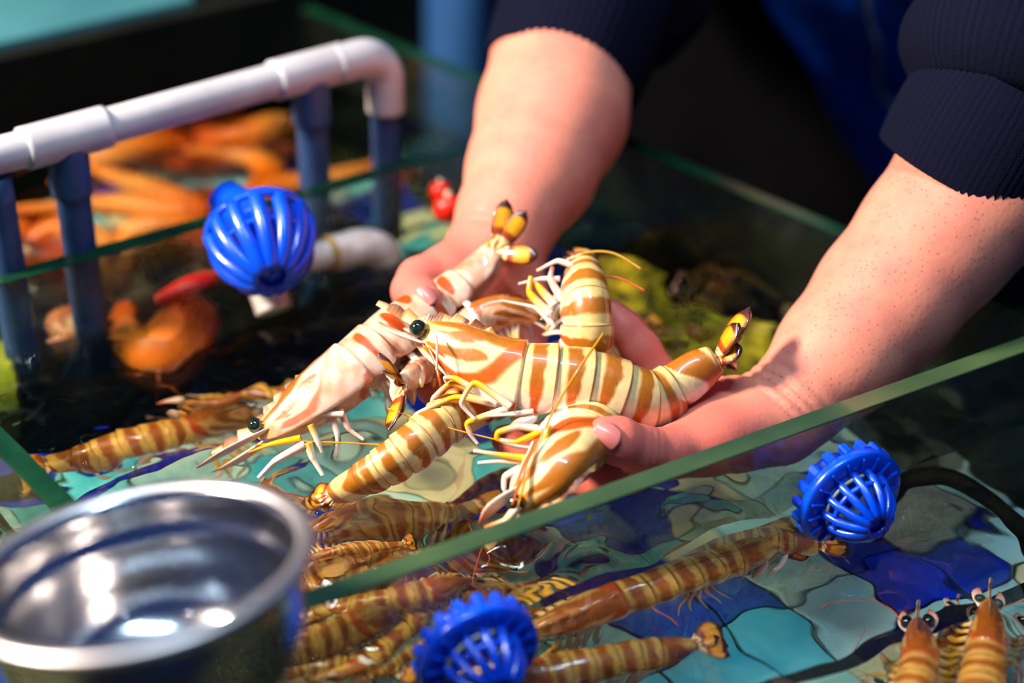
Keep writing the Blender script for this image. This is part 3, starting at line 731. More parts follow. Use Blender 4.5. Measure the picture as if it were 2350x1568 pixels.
        for a in range(nu + 1):
            q = a / nu; w = G * wd * (np.interp(q, [0, .15, .45, .70, .86, .95, 1], [.40, .55, .92, 1.0, .78, .45, .08]))
            for b in range(-nv, nv + 1):
                x = b / nv
                p = cE + ax * ll * (q - .03 * abs(x) * q) + sd_ * w * x + nr_ * G * (.010 * (1 - x * x) * (1 - .5 * q) + .008 * math.sin(q * 3))
                Vv.append(p)
                edge_ = abs(x) > .82 or q > .88
                if q < .35: cc = mixc(CREAM, ORNG, np.array(float(vnoise(q * 9 + i, x * 2, sd) > .1)))
                elif q < .5: cc = mixc(DKBR, ORNG, np.array(.3 + .5 * (q - .35) / .15))
                elif q < .84: cc = mixc(YEL, ORNG, np.array(.25 + .5 * abs(x)))
                else: cc = mixc(DKBR, BLK, np.array((q - .84) / .16))
                if nm == 'tail_lobe' and edge_ and q > .3: cc = mixc(np.asarray(cc), DKBR * .6, np.array(.8))
                Cc.append(cc)
        w_ = 2 * nv + 1; nV = len(Vv)
        Vb = [v - nr_ * G * .006 for v in Vv]
        for a in range(nu):
            for b in range(w_ - 1):
                q0 = a * w_ + b; f = (q0, q0 + 1, q0 + 1 + w_, q0 + w_); Fr.append(f); Fr.append(tuple(x + nV for x in f[::-1]))
        rim = [b for b in range(w_)] + [a * w_ + w_ - 1 for a in range(1, nu + 1)] + [nu * w_ + b for b in range(w_ - 2, -1, -1)] + [a * w_ for a in range(nu - 1, 0, -1)]
        for a, b in zip(rim, rim[1:] + rim[:1]): Fr.append((b, a, a + nV, b + nV))
        link(nm, mesh(nm, np.array(Vv + Vb) - o, Fr, np.array(Cc + Cc)), M['shell'], root)
    # swimmerets under the tail
    if swim:
        for kk in range(5):
            um = (SEG[kk] + SEG[kk + 1]) / 2
            for sg in (-1, 1):
                b = loc(um, -np.interp(um, UK, HV) * .8, sg * .035); m_ = loc(um, -np.interp(um, UK, HV) * .8 - .05 * swim_len, sg * .05, .01); e = loc(um - .03, -np.interp(um, UK, HV) * .8 - .115 * swim_len, sg * .055, .035)
                tube('swimmeret', [b, m_, (m_ + e) / 2, e], [.013 * G, .015 * G, .019 * G, .004 * G], M['limb'], root, o, seg=8, n=12, flat=.45, colors=[WHITE, WHITE, PINK, YEL])
    if auto_legs:
        for kk in range(5):
            ub = .13 + .045 * kk
            for sg in (-1, 1):
                v0 = np.interp(ub, UK, HV)
                p = [loc(ub, -v0 * .85, sg * .03), loc(ub, -v0 - .07, sg * .10, .03), loc(ub, -v0 - .10, sg * .13, .11 - .02 * kk), loc(ub, -v0 - .19, sg * .12, .16 - .045 * kk)]
                tube('leg', p, [.013 * G, .012 * G, .010 * G, .004 * G], M['limb'], root, o, seg=7, n=18, colors=[WHITE, YEL, PINK, WHITE])
    for lg in legs or []:
        P_, r_, cs = lg
        tube('leg', P_, r_, M['limb'], root, o, seg=8, n=len(P_) * 8, colors=cs)
    for an in antennae or []:
        tube('antenna', an[0], an[1] * .58, M['limb'], root, o, seg=6, n=len(an[0]) * 10, colors=[an[2]] * len(an[0]))
    return root

def kink(pts, k=.12):
    """add points near each joint so the spline bends sharply like a jointed leg"""
    pts = [np.asarray(p, float) for p in pts]; out = [pts[0]]
    for i in range(1, len(pts) - 1):
        out += [pts[i] + (pts[i-1] - pts[i]) * k, pts[i] + (pts[i+1] - pts[i]) * k]
    return out + [pts[-1]]
def pleg(pix, depth, w=9, cols=None, taper=True):
    P_ = kink([D(x, y, depth + .0008 * i) for i, (x, y) in enumerate(pix)])
    r = w * depth / FPX; n = len(P_)
    rs = np.linspace(r, r * (.45 if taper else .9), n)
    base = cols or [WHITE, YEL, PINK, WHITE]
    ts = np.linspace(0, len(base) - 1, n); cs = [base[int(round(t))] for t in ts]
    return (P_, rs, cs)
def pd(lst): return [D(*q) for q in lst]
def cv(lst): return [camvec(*q) for q in lst]

d1 = .735
prawn('prawn', 'big striped prawn held lengthwise on top, head to the left, tail flicked up', pd([
    (955, 764, .752), (1042, 803, .746), (1125, 850, .742), (1200, 868, .74), (1280, 878, .74), (1360, 890, .742), (1432, 912, .744), (1494, 922, .748), (1548, 893, .752), (1600, 855, .753), (1645, 828, .753)]),
    cv([(.2, .95, .12), (.28, .93, .15), (.22, .95, .15), (.1, .97, .18), (.05, .97, .2), (.05, .97, .22), (.25, .92, .25), (.1, .85, .45), (-.4, .8, .4), (-.45, .8, .35), (-.45, .8, .35)]),
    girth=1.14, sd=1.0, auto_legs=False, swim_len=.5, fan_n=camvec(-.6, .5, .5), fan_w=.036,
    fan=pd([(1722, 706, .752), (1698, 742, .742), (1704, 800, .745), (1690, 838, .757)]),
    legs=[pleg([(1173, 934), (1088, 875), (1056, 927), (1091, 964)], d1 - .012, 9), pleg([(1122, 912), (1036, 877), (993, 914), (990, 930)], d1, 9),
          pleg([(1140, 929), (1045, 910), (954, 951), (950, 962)], d1 - .004, 8.5), pleg([(1165, 938), (1071, 970), (1080, 999), (1097, 1020)], d1 - .008, 9),
          pleg([(1225, 945), (1170, 951), (1110, 956)], d1 - .010, 8, [PINK, WHITE, PINK]), pleg([(1075, 885), (1045, 868), (1020, 866), (1024, 878)], d1 - .004, 8, [PINK, YEL, PINK, WHITE]),
          pleg([(1306, 941), (1270, 965), (1237, 986)], d1 - .016, 10, [WHITE, WHITE, YEL]), pleg([(1334, 944), (1310, 975), (1283, 1004)], d1 - .018, 14, [WHITE, YEL, WHITE])],
    antennae=[(pd([(985, 800, .742), (1000, 835, .738), (1008, 870, .735), (1012, 888, .736)]), .0011, ORNG), (pd([(1000, 770, .735), (1003, 800, .73), (1002, 850, .73)]), .0011, PINK)])
prawn('prawn', 'striped prawn arched upright behind the big one, seen from its back', pd([
    (1195, 885, .80), (1285, 860, .79), (1342, 810, .772), (1346, 745, .766), (1340, 680, .770), (1336, 632, .784), (1338, 598, .80)]),
    cv([(.2, .3, .9), (.3, .4, .8), (.45, .2, .87), (.45, .12, .88), (.42, .2, .88), (.4, .5, .75), (.3, .8, .5)]), girth=1.28, sd=2.2, auto_legs=False, fan_len=.10,
    fan=pd([(1348, 574, .803), (1372, 592, .80), (1325, 585, .81), (1312, 600, .81)]),
    legs=[pleg([(1262, 722), (1214, 672), (1218, 634)], .772, 11, [WHITE, YEL, YEL, YEL]), pleg([(1272, 700), (1232, 655), (1216, 640)], .774, 11, [WHITE, YEL, ORNG]),
          pleg([(1315, 610), (1279, 598), (1232, 622)], .778, 8, [PINK, WHITE, PINK]), pleg([(1290, 690), (1262, 640), (1268, 612)], .776, 10, [WHITE, PINK, ORNG]),
          pleg([(1268, 745), (1230, 706), (1150, 690)], .772, 7, [WHITE, WHITE, PINK]), pleg([(1285, 640), (1240, 640), (1190, 652)], .778, 7, [PINK, WHITE, PINK])],
    antennae=[(pd([(1290, 602, .785), (1350, 579, .78), (1410, 582, .775), (1472, 618, .77)]), .0010, lin(190, 140, 30)), (pd([(1384, 632, .778), (1430, 642, .775), (1480, 668, .772)]), .0010, lin(190, 80, 12))])
prawn('prawn', 'pale prawn hanging belly out over the water, pointed head lowest at left', pd([
    (592, 1003, .752), (660, 962, .75), (735, 908, .75), (808, 852, .755), (880, 798, .765), (945, 750, .777), (1010, 702, .79), (1068, 655, .796), (1112, 612, .80), (1138, 578, .80)]),
    cv([(-.35, .75, -.35)] * 6 + [(-.5, .6, -.3)] * 4), tone=(.84, .80, .76), girth=.98, style='pale', sd=3.1, auto_legs=False, swim_len=1.05, scale_len=.20, fan_n=camvec(.2, .1, 1), fan_w=.034,
    fan=pd([(1163, 455, .80), (1208, 482, .80), (1236, 588, .79), (1110, 560, .81)]), fan_len=.16,
    legs=[pleg([(790, 951), (721, 948), (688, 922), (752, 911)], .742, 8, [PINK, WHITE, WHITE, YEL]), pleg([(712, 975), (733, 1023), (739, 1040)], .74, 8, [YEL, WHITE, WHITE]),
          pleg([(706, 1016), (718, 1053), (741, 1092)], .74, 11, [YEL, WHITE, WHITE]), pleg([(700, 1020), (629, 1059), (593, 1097)], .74, 11, [PINK, WHITE, WHITE]),
          pleg([(690, 1005), (620, 1020), (570, 1040)], .742, 8, [YEL, YEL, ORNG]), pleg([(780, 940), (800, 985), (835, 1010)], .745, 9, [PINK, PINK, WHITE]), pleg([(760, 950), (775, 1000), (770, 1050)], .745, 9, [PINK, WHITE, WHITE])],
    antennae=[(pd([(585, 1022, .745), (680, 1014, .742), (790, 1017, .74), (895, 1022, .738)]), .0008, lin(210, 130, 10))])
prawn('prawn', 'prawn curled behind the big one with its dark-edged tail fan spread at left', pd([
    (1250, 735, .792), (1180, 712, .788), (1105, 730, .788), (1040, 782, .782), (992, 828, .774), (952, 862, .758), (926, 882, .744)]),
    cv([(.1, .8, .55), (0, .8, .6), (-.2, .8, .55), (-.4, .7, .5), (-.4, .7, .5), (-.3, .6, .6), (-.2, .5, .8)]), girth=.92, tone=(.88, .82, .78), style='pale', sd=4.4, auto_legs=True, swim=False, fan_n=camvec(-.75, 0, .65), fan_w=.06,
    fan=pd([(871, 810, .732), (884, 848, .736), (892, 990, .730), (912, 962, .736)]))
prawn('prawn', 'banded prawn sliding down into the water below the big one', pd([
    (1185, 905, .775), (1112, 922, .758), (1055, 945, .748), (1000, 985, .739), (942, 1033, .734), (882, 1074, .734), (822, 1108, .738), (768, 1134, .744)]),
    cv([(-.2, .6, .75)] * 8), girth=1.1, sd=5.2, auto_legs=False, swim=False, fan=pd([(705, 1160, .748), (715, 1135, .748), (690, 1175, .75), (730, 1180, .75)]),
    antennae=[(pd([(890, 938, .735), (960, 962, .732), (1050, 988, .73), (1150, 1012, .728)]), .0008, lin(205, 135, 12))])
prawn('prawn', 'orange prawn hanging head down under the thumb, by the near glass', pd([
    (1182, 1162, .701), (1222, 1122, .70), (1268, 1074, .70), (1310, 1024, .712), (1345, 988, .738), (1385, 965, .77), (1430, 950, .79), (1470, 940, .80)]),
    cv([(.75, -.25, .6)] * 4 + [(.6, .1, .6)] * 4), girth=1.25, sd=6.3, auto_legs=False, swim=False, fan_len=.08,
    legs=[pleg([(1235, 984), (1189, 979), (1143, 992), (1140, 1007), (1184, 1025), (1245, 1030)], .705, 9, [WHITE, PINK, YEL, YEL, WHITE, WHITE]), pleg([(1240, 992), (1186, 1015), (1150, 1010)], .703, 8, [YEL, YEL, WHITE]),
          pleg([(1246, 1028), (1258, 984), (1262, 976)], .700, 10, [YEL, YEL, PINK]), pleg([(1210, 1052), (1153, 1045), (1087, 1035)], .702, 9, [YEL, YEL, WHITE]),
          pleg([(1205, 1060), (1150, 1058), (1097, 1063)], .704, 8, [YEL, WHITE, WHITE]), pleg([(1195, 1074), (1158, 1094), (1156, 1122), (1168, 1142)], .702, 9, [WHITE, WHITE, WHITE, PINK]),
          pleg([(1205, 1085), (1178, 1100), (1172, 1130)], .70, 9, [WHITE, PINK, PINK]), pleg([(1190, 1160), (1162, 1195), (1112, 1212)], .692, 12, [WHITE, CREAM, ORNG])],
    antennae=[(pd([(1188, 1165, .69), (1210, 1090, .69), (1262, 960, .70), (1320, 860, .705), (1385, 765, .715)]), .0009, lin(225, 140, 6)), (pd([(1176, 1160, .69), (1196, 1100, .69), (1228, 1010, .695)]), .0010, ORNG)])

# black hose in the near channel, whelk shell and sponge in the dark water
hq = [UW(1995, 1215, -.05), UW(2060, 1120, -.02), UW(2160, 1090, -.012), UW(2260, 1140, -.014), UW(2370, 1250, -.03), UW(2440, 1340, -.08)]
ho = tube('rubber_hose', hq, .0062, M['dark'], None, hq[2], seg=16, n=60); ho.location = hq[2]; tag(ho, 'black rubber hose curving under the water beside the right strainer', 'hose')
wp = UW(168, 745, -.02); wk = empty('whelk', wp, 'cream and orange whelk shell sunk in the dark water near the left edge', 'whelk')
V_, F_, C_ = [], [], []
for i in range(70):
    t = i / 69; a = t * 4.2 * math.pi; R_s = .014 * (1 - t) ** 1.1; cz = .034 * t - .012; rr_ = .011 * (1 - t) ** 1.05 + .0004
    for j in range(12):
        b = j / 12 * 2 * math.pi; r_ = R_s * .6 + rr_ * math.cos(b); V_.append((r_ * math.cos(a), r_ * math.sin(a), cz + rr_ * math.sin(b))); C_.append(OR1 * (1 - t) + lin(235, 225, 170) * t if j < 6 else lin(240, 228, 178))
for i in range(69):
    for j in range(12): F_.append((i*12+j, i*12+(j+1) % 12, (i+1)*12+(j+1) % 12, (i+1)*12+j))
o = link('shell', mesh('shell', V_, F_ + [tuple(range(11, -1, -1))], C_), M['crab'], wk); o.rotation_euler = (.5, .3, 0)
o = link('opercular_flesh', lathe_mesh('opercular_flesh', [(.0001, -.004), (.007, -.003), (.010, 0), (.007, .003), (.0001, .004)], 20), M['eye'], wk); o.location = (.010, -.006, -.012)
sp = lumpy_slab('sponge', (UW(-40, 960, -.03), UW(50, 930, -.03), UW(35, 815, -.03), UW(-60, 830, -.03)), -.034, -.006, noisy('lime_sponge', tuple(lin(190, 190, 40)), tuple(lin(130, 150, 30)), 60, rough=.9, bump=.6), 'yellow-green sponge on the dark slab at the left edge', 'sponge', n=24, rough=.002, sd=3)

# prawns under water: one straight and one bent model, copied with all their parts
LB = .13
proto_a = prawn('prawn', 'x', [(-LB * .5 + LB * t, .0, .006 * math.sin(t * 3)) for t in np.linspace(0, 1, 8)], np.array([0, 0, 1.0]), girth=1.05, sd=8.2, org=(0, 0, 0), res=.6, tone=(.86, .66, .34),
                antennae=[([(-.06, .005, .003), (-.075, .03, .0), (-.05, .06, -.002)], .0007, ORNG)])
proto_b = prawn('prawn', 'x', [(-LB * .5 + LB * t, .016 * math.sin(t * 3.0), .012 * math.sin(t * 3.1)) for t in np.linspace(0, 1, 8)], np.array([0, 0.1, 1.0]), girth=1.08, sd=9.7, org=(0, 0, 0), res=.6, tone=(.86, .66, .34),
                antennae=[([(-.06, -.005, .003), (-.08, -.03, .0), (-.07, -.06, -.002)], .0007, ORNG)])
used = {}
def copy_thing(src):
    r = src.copy(); col.objects.link(r)
    for ch in src.children:
        c = ch.copy(); col.objects.link(c); c.parent = r
        for gc in ch.children:
            g2 = gc.copy(); col.objects.link(g2); g2.parent = c
    return r
def swim_prawn(kind, label, a, b, roll=0.0, sc=1.0):
    proto = proto_a if kind == 'a' else proto_b
    r = proto if kind not in used else copy_thing(proto); used[kind] = 1
    a, b = np.asarray(a), np.asarray(b); x = unit(b - a); y = unit(np.cross([0, 0, 1.0], x)); z = np.cross(x, y)
    R = Matrix((x, y, z)).transposed() @ Matrix.Rotation(roll, 3, 'X')
    s = np.linalg.norm(b - a) / LB * sc
    r.location = (a + b) / 2; r.rotation_euler = R.to_euler(); r.scale = (s, s, s)
    r['label'] = label; r['group'] = 'prawns under the water'
    return r
def sw(kind, label, h, t, z, roll=0.0, z2=None): return swim_prawn(kind, label, UW(*h, z), UW(*t, z if z2 is None else z2), roll, 1.12)
sw('b', 'blurred brown-striped prawn on blue tiles above the bowl rim, at left', (545, 955), (130, 1065), -.030, .3)
sw('a', 'yellowish prawn under water touching the dark slab, left of the pale prawn', (430, 938), (840, 880), -.034, .5)
sw('a', 'amber prawn under water just right of the bowl, below the banded tail', (700, 1225), (1090, 1170), -.040, 0)
sw('b', 'amber prawn under ripples close to the near glass, under the hanging head', (1150, 1262), (770, 1300), -.045, .4)
sw('a', 'amber prawn lying lowest right of the bowl, by the near glass corner', (960, 1300), (650, 1345), -.035, -.4)
sw('b', 'dim amber prawn on the tiles right behind the hanging orange head', (1020, 1205), (1240, 1095), -.055, .2)
sw('a', 'dim prawn under water behind the bowl rim, by the pale prawn legs', (640, 1120), (860, 1190), -.050, .3)
sw('a', 'striped prawn lying along the foot of the near glass', (1230, 1440), (1730, 1262), -.030, .5)
sw('b', 'pale amber prawn seen through the near glass beside the bowl', (900, 1400), (560, 1500), -.030, .2)
sw('a', 'golden prawn in the near channel left of the nearest strainer', (720, 1560), (1010, 1400), -.035, .9)
sw('b', 'golden prawn at the bottom edge between bowl and strainer', (560, 1580), (900, 1545), -.04, .1)
sw('a', 'banded prawn across the aqua tiles at the bottom edge, right of the strainer', (1085, 1590), (1560, 1490), -.035, .3)
sw('b', 'reddish prawn below the far strainer with its tail over aqua tiles', (1520, 1330), (1860, 1262), -.030, -.3)
sw('a', 'brown prawn facing up in the bottom right corner, nearest the edge', (2268, 1395), (2235, 1760), -.025, .0)
sw('b', 'brown prawn in the bottom right corner with its head by the baffle', (2100, 1450), (1990, 1760), -.032, .3)
sw('a', 'dark prawn between the two brown prawns in the corner', (2185, 1425), (2130, 1740), -.055, -.2)
sw('b', 'prawn half out of the picture at the lower right edge', (2375, 1440), (2340, 1780), -.03, .5)
sw('a', 'dim prawn deep under the big prawn tail, over the algae mat', (1450, 790), (1640, 760), -.03, .2)
sw('b', 'dim prawn over the algae mat near the right forearm', (1600, 640), (1790, 690), -.04, .4)
sw('b', 'amber prawn touching the steel bowl rim underwater, under two others', (1010, 1150), (690, 1200), -.062, -.3)
sw('a', 'amber prawn crossing under the ripples below the banded tail', (800, 1290), (1130, 1215), -.066, .5)
sw('b', 'amber prawn nearest the glass edge beside the bowl', (1080, 1330), (740, 1372), -.022, -.2)
sw('a', 'small amber prawn in the gap right of the bowl lip', (690, 1290), (900, 1240), -.02, .8)
sw('b', 'golden prawn seen through the glass below the bowl side', (640, 1460), (980, 1350), -.055, .6)
sw('a', 'golden prawn deep in the near channel under the bowl', (500, 1540), (820, 1470), -.06, -.2)
sw('b', 'golden prawn behind the nearest strainer', (1290, 1330), (960, 1430), -.06, .2)
sw('a', 'brown prawn under the two corner prawns at the lower right', (2050, 1560), (2330, 1480), -.07, .3)
swim_prawn('b', 'prawn diving behind the finger with its dark orange tail fan out of the water', D(1418, 850, .845), D(1496, 740, .865), .4)

# ------------------------------------------------------------------ steel bowl on the glass corner
v = -unit(ray(320, 1295)); rt = unit(_R - v * (_R @ v)); upv = np.cross(v, rt)
bn = unit(v * .457 + .889 * (-.242 * rt + .970 * upv))
tb_ = .60
for _ in range(40):
    s = tb_ / .58
    tb_ += (D(320, 1295, tb_)[2] - .051 * s * bn[2] - .0525) * .9
Rb = 403 * tb_ / FPX; s = Rb / .0568
prof = [(.0002, -.050), (.030, -.050), (.041, -.0445), (.0485, -.031), (.0512, -.013), (.0520, -.004), (.0545, -.0022), (.0566, -.0012), (.0568, 0), (.0562, .0009),
        (.0525, .0006), (.0508, -.0008), (.0500, -.004), (.0494, -.0105), (.0486, -.0125), (.0474, -.0138), (.0466, -.016), (.0440, -.030), (.0380, -.0415), (.0280, -.0472), (.0140, -.0486), (.0002, -.0488)]
bq, _ = spline([(a, b, 0) for a, b in prof], 90)
bowl = empty('steel_bowl', D(320, 1295, tb_), 'shiny stainless steel bowl tilted on the glass corner in the foreground', 'bowl')
q = Vector(bn).to_track_quat('Z', 'Y'); bowl.rotation_euler = q.to_euler(); bowl.scale = (s, s, s)
link('body', lathe_mesh('body', [(a, b) for a, b, _z in bq], 128), M['steel'], bowl)
M['satin_steel'] = noisy('satin_steel', (.70, .66, .66), (.62, .58, .58), 60, rough=.42, Metallic=1.0)
link('rim', lathe_mesh('rim', [(.0516, .0003), (.0522, .0013), (.0545, .0017), (.0564, .0015), (.0574, .0004), (.0573, -.0012), (.0560, -.0022), (.0545, -.0024)], 128), M['satin_steel'], bowl)
M['drop'] = None
def drop_mat():
    m, nt, out = new_mat('water_drop'); bsdf(nt, out, (.9, .95, 1), .02, **{'Transmission Weight': 1.0, 'IOR': 1.33}); return m
M['drop'] = drop_mat()
dm = lathe_mesh('droplet', [(max(math.sin(t), 1e-4), math.cos(t) * .6) for t in np.linspace(0, math.pi / 2, 7)], 14)
for k in range(26):
    a = random.uniform(0, 6.28); u = random.uniform(0, 1)
    if k < 9: r_, z_ = .0545, .0007
    else:
        i = int(60 + u * 28); r_, z_ = bq[i][0], bq[i][1] + .0001
    o = link('droplet', dm, M['drop'], bowl); w = random.uniform(.0007, .0014)
    o.location = (r_ * math.cos(a), r_ * math.sin(a), z_); o.scale = (w, w, w)

# ------------------------------------------------------------------ person: forearms and hands grown from a smooth distance field
def smin(a, b, k):
    h_ = np.clip(.5 + .5 * (b - a) / k, 0, 1); return b + (a - b) * h_ - k * h_ * (1 - h_)
def cone_d(X, a, b, ra, rb):
    ab = b - a; t = np.clip(((X - a) @ ab) / (ab @ ab), 0, 1).astype(np.float32)
    return np.linalg.norm(X - a - t[..., None] * ab.astype(np.float32), axis=-1) - (ra + (rb - ra) * t)
def surface_nets(Sf, o0, h_):
    ins_ = Sf < 0; nx, ny, nz = Sf.shape
    cnt = np.zeros((nx-1, ny-1, nz-1), np.int8)
    offs = [(i, j, k) for i in (0, 1) for j in (0, 1) for k in (0, 1)]
    sl = lambda A, d_: A[d_[0]:nx-1+d_[0], d_[1]:ny-1+d_[1], d_[2]:nz-1+d_[2]]
    for d_ in offs: cnt += sl(ins_, d_)
    act = np.argwhere((cnt > 0) & (cnt < 8)); n = len(act)
    idx = -np.ones(cnt.shape, np.int64); idx[tuple(act.T)] = np.arange(n)
    acc = np.zeros((n, 3)); w = np.zeros(n)
    for a in offs:
        for ax_ in range(3):
            if a[ax_]: continue
            b = list(a); b[ax_] = 1
            va = Sf[act[:, 0]+a[0], act[:, 1]+a[1], act[:, 2]+a[2]]; vb = Sf[act[:, 0]+b[0], act[:, 1]+b[1], act[:, 2]+b[2]]
            m = (va < 0) != (vb < 0); t = np.where(m, va / np.where(m, va - vb, 1), 0)
            p = np.tile(np.array(a, float), (n, 1)); p[:, ax_] = t
            acc[m] += p[m]; w[m] += 1
    V = (act + acc / w[:, None]) * h_ + o0
    Fc = []
    for ax_ in range(3):
        b, c = (ax_ + 1) % 3, (ax_ + 2) % 3
        A = np.moveaxis(ins_, ax_, 0)
        chg = np.argwhere(np.moveaxis(A[:-1] != A[1:], 0, ax_))
        ok = (chg[:, b] > 0) & (chg[:, c] > 0) & (chg[:, b] < Sf.shape[b]-1) & (chg[:, c] < Sf.shape[c]-1)
        chg = chg[ok]; e = np.eye(3, dtype=int)
        g_ = lambda s1, s2: idx[tuple((chg - s1 * e[b] - s2 * e[c]).T)]
        q_ = np.stack([g_(0, 0), g_(1, 0), g_(1, 1), g_(0, 1)], 1)
        flip = ~ins_[tuple(chg.T)]; q_[flip] = q_[flip][:, ::-1]
        Fc.append(q_)
    return V, np.concatenate(Fc)
def pr(x, y, d, rp): return (D(x, y, d), rp * d / FPX)
def chain(X, pts, k):
    d_ = None
    for (a, ra), (b, rb) in zip(pts, pts[1:]):
        c_ = cone_d(X, a, b, ra, rb); d_ = c_ if d_ is None else smin(d_, c_, k)
    return d_
def grow_arm(forearm, palm, fingers, creases, h_=.0013):
    allp = forearm + [q for p in palm for q in p] + [q for f in fingers for q in f]
    pts = np.array([p for p, r in allp]); mr = max(r for p, r in allp)
    lo, hi = pts.min(0) - mr - .006, pts.max(0) + mr + .006
    BK = 8
    nb_ = np.ceil((hi - lo) / (h_ * BK)).astype(int); ns = nb_ * BK
    def field(Xs):
        d_ = chain(Xs, forearm, .005)
        pm = None
        for p in palm:
            c_ = chain(Xs, p, .008); pm = c_ if pm is None else smin(pm, c_, .010)
        d_ = smin(d_, pm, .009)
        fg = None
        for f in fingers:
            c_ = chain(Xs, f, .0035); fg = c_ if fg is None else np.minimum(fg, c_)
        d_ = smin(d_, fg, .0055)
        for c0, nrm, dep, wid, side in creases:
            s_ = (Xs - c0) @ nrm; near = np.linalg.norm(Xs - c0, axis=-1)
            face = np.clip(((Xs - c0) @ side) / .02, 0, 1)
            d_ = d_ + dep * np.exp(-(s_ / wid) ** 2) * np.exp(-(near / .036) ** 4) * face
        return d_
    bi = np.stack(np.meshgrid(*[np.arange(k) for k in nb_], indexing='ij'), -1).reshape(-1, 3)
    dc = field(lo + (bi + .5) * h_ * BK)
    out = np.repeat(np.repeat(np.repeat(dc.reshape(nb_), BK, 0), BK, 1), BK, 2).astype(np.float32)
    keep = bi[np.abs(dc) < h_ * BK * .95 + .002]
    oc = np.stack(np.meshgrid(*[np.arange(BK)] * 3, indexing='ij'), -1).reshape(-1, 3)
    for k0 in range(0, len(keep), 400):
        ij = (keep[k0:k0+400, None] * BK + oc[None]).reshape(-1, 3)
        out[ij[:, 0], ij[:, 1], ij[:, 2]] = field(lo + ij * h_)
    V, Fc = surface_nets(out, lo, h_)
    return V, Fc
d2 = .735
R_fore = [pr(2345, 300, .80, 215), pr(2250, 425, .797, 198), pr(2150, 545, .795, 180), pr(2035, 685, .792, 166), pr(1925, 815, .785, 146), pr(1830, 915, .777, 114), pr(1792, 955, .772, 102)]
R_palm = [[pr(1775, 965, .770, 98), pr(1690, 985, .768, 92), pr(1590, 1000, .768, 84), pr(1500, 1010, .77, 70)],
          [pr(1740, 920, .772, 52), pr(1650, 922, .775, 48), pr(1570, 940, .780, 48), pr(1505, 945, .788, 46)],
          [pr(1720, 985, .757, 70), pr(1640, 1010, .748, 70), pr(1560, 1030, .742, 60)]]
R_fing = [[pr(1690, 1000, .752, 62), pr(1610, 1025, .742, 62), pr(1530, 1042, .732, 58), pr(1470, 1032, .722, 54), pr(1418, 1012, .714, 54), pr(1388, 1004, .711, 48)],
          [pr(1510, 1040, .765, 50), pr(1445, 1085, .755, 48), pr(1370, 1105, .748, 45), pr(1270, 1080, .75, 42), pr(1180, 1022, .752, 36)],
          [pr(1500, 1010, .775, 50), pr(1410, 1020, .776, 46), pr(1310, 1020, .778, 42), pr(1230, 1010, .778, 38), pr(1160, 1008, .768, 34)],
          [pr(1505, 960, .79, 48), pr(1440, 930, .80, 45), pr(1380, 890, .805, 42), pr(1330, 860, .805, 36)],
          [pr(1540, 925, .79, 48), pr(1512, 868, .792, 47), pr(1470, 800, .79, 44), pr(1432, 752, .79, 41), pr(1406, 722, .79, 34)]]
crN = unit(D(1925, 815, .785) - D(1790, 955, .772)); sideR = camvec(-.6, .2, .75)
R_cre = [(D(1790, 955, .774), crN, .0022, .0012, sideR), (D(1806, 937, .774), crN, .0020, .0011, sideR), (D(1826, 916, .776), crN, .0014, .0011, sideR), (D(1768, 968, .772), crN, .0014, .0011, sideR)]
tN = unit(D(1560, 1040, .72) - D(1450, 1028, .718))
R_cre += [(D(1488, 1035, .724), tN, .0014, .0009, camvec(0, -.2, 1)), (D(1502, 1040, .726), tN, .0012, .0008, camvec(0, -.2, 1)), (D(1473, 1030, .722), tN, .0010, .0008, camvec(0, -.2, 1))]
L_fore = [pr(1340, 0, .925, 166), pr(1296, 130, .91, 164), pr(1268, 265, .89, 172), pr(1218, 395, .868, 148), pr(1165, 500, .848, 118), pr(1135, 570, .838, 102)]
L_palm = [[pr(1130, 590, .838, 98), pr(1120, 650, .835, 86), pr(1110, 720, .83, 72)],
          [pr(1160, 600, .842, 76), pr(1190, 680, .838, 62), pr(1200, 750, .832, 50)],
          [pr(1090, 600, .832, 70), pr(1040, 640, .82, 62)]]
L_fing = [[pr(1090, 600, .828, 62), pr(1030, 620, .82, 60), pr(965, 645, .81, 54), pr(950, 668, .802, 50), pr(968, 686, .79, 46), pr(985, 692, .782, 36)],
          [pr(1080, 740, .825, 48), pr(1045, 800, .815, 45), pr(1015, 855, .80, 42), pr(992, 895, .785, 36)],
          [pr(1125, 760, .825, 48), pr(1100, 830, .82, 45), pr(1075, 890, .81, 42), pr(1055, 940, .795, 36)],
          [pr(1165, 760, .828, 47), pr(1160, 830, .825, 44), pr(1150, 880, .815, 40), pr(1140, 930, .80, 35)],
          [pr(1205, 750, .83, 42), pr(1215, 800, .828, 39), pr(1215, 850, .82, 34)]]
lN = unit(D(1165, 500, .848) - D(1120, 600, .835)); sideL = camvec(-.3, 0, .9)
L_cre = [(D(1135, 570, .838), lN, .0016, .001, sideL), (D(1141, 552, .840), lN, .0012, .001, sideL)]
person = empty('person', (*D(2000, 300, 1.30)[:2], -.74), 'person in navy jacket and dark trousers leaning over the tank, both hands holding prawns', 'person')
pO = np.array(person.location)
Va, Fa = grow_arm(R_fore, R_palm, R_fing, R_cre)
Vb, Fb = grow_arm(L_fore, L_palm, L_fing, L_cre)
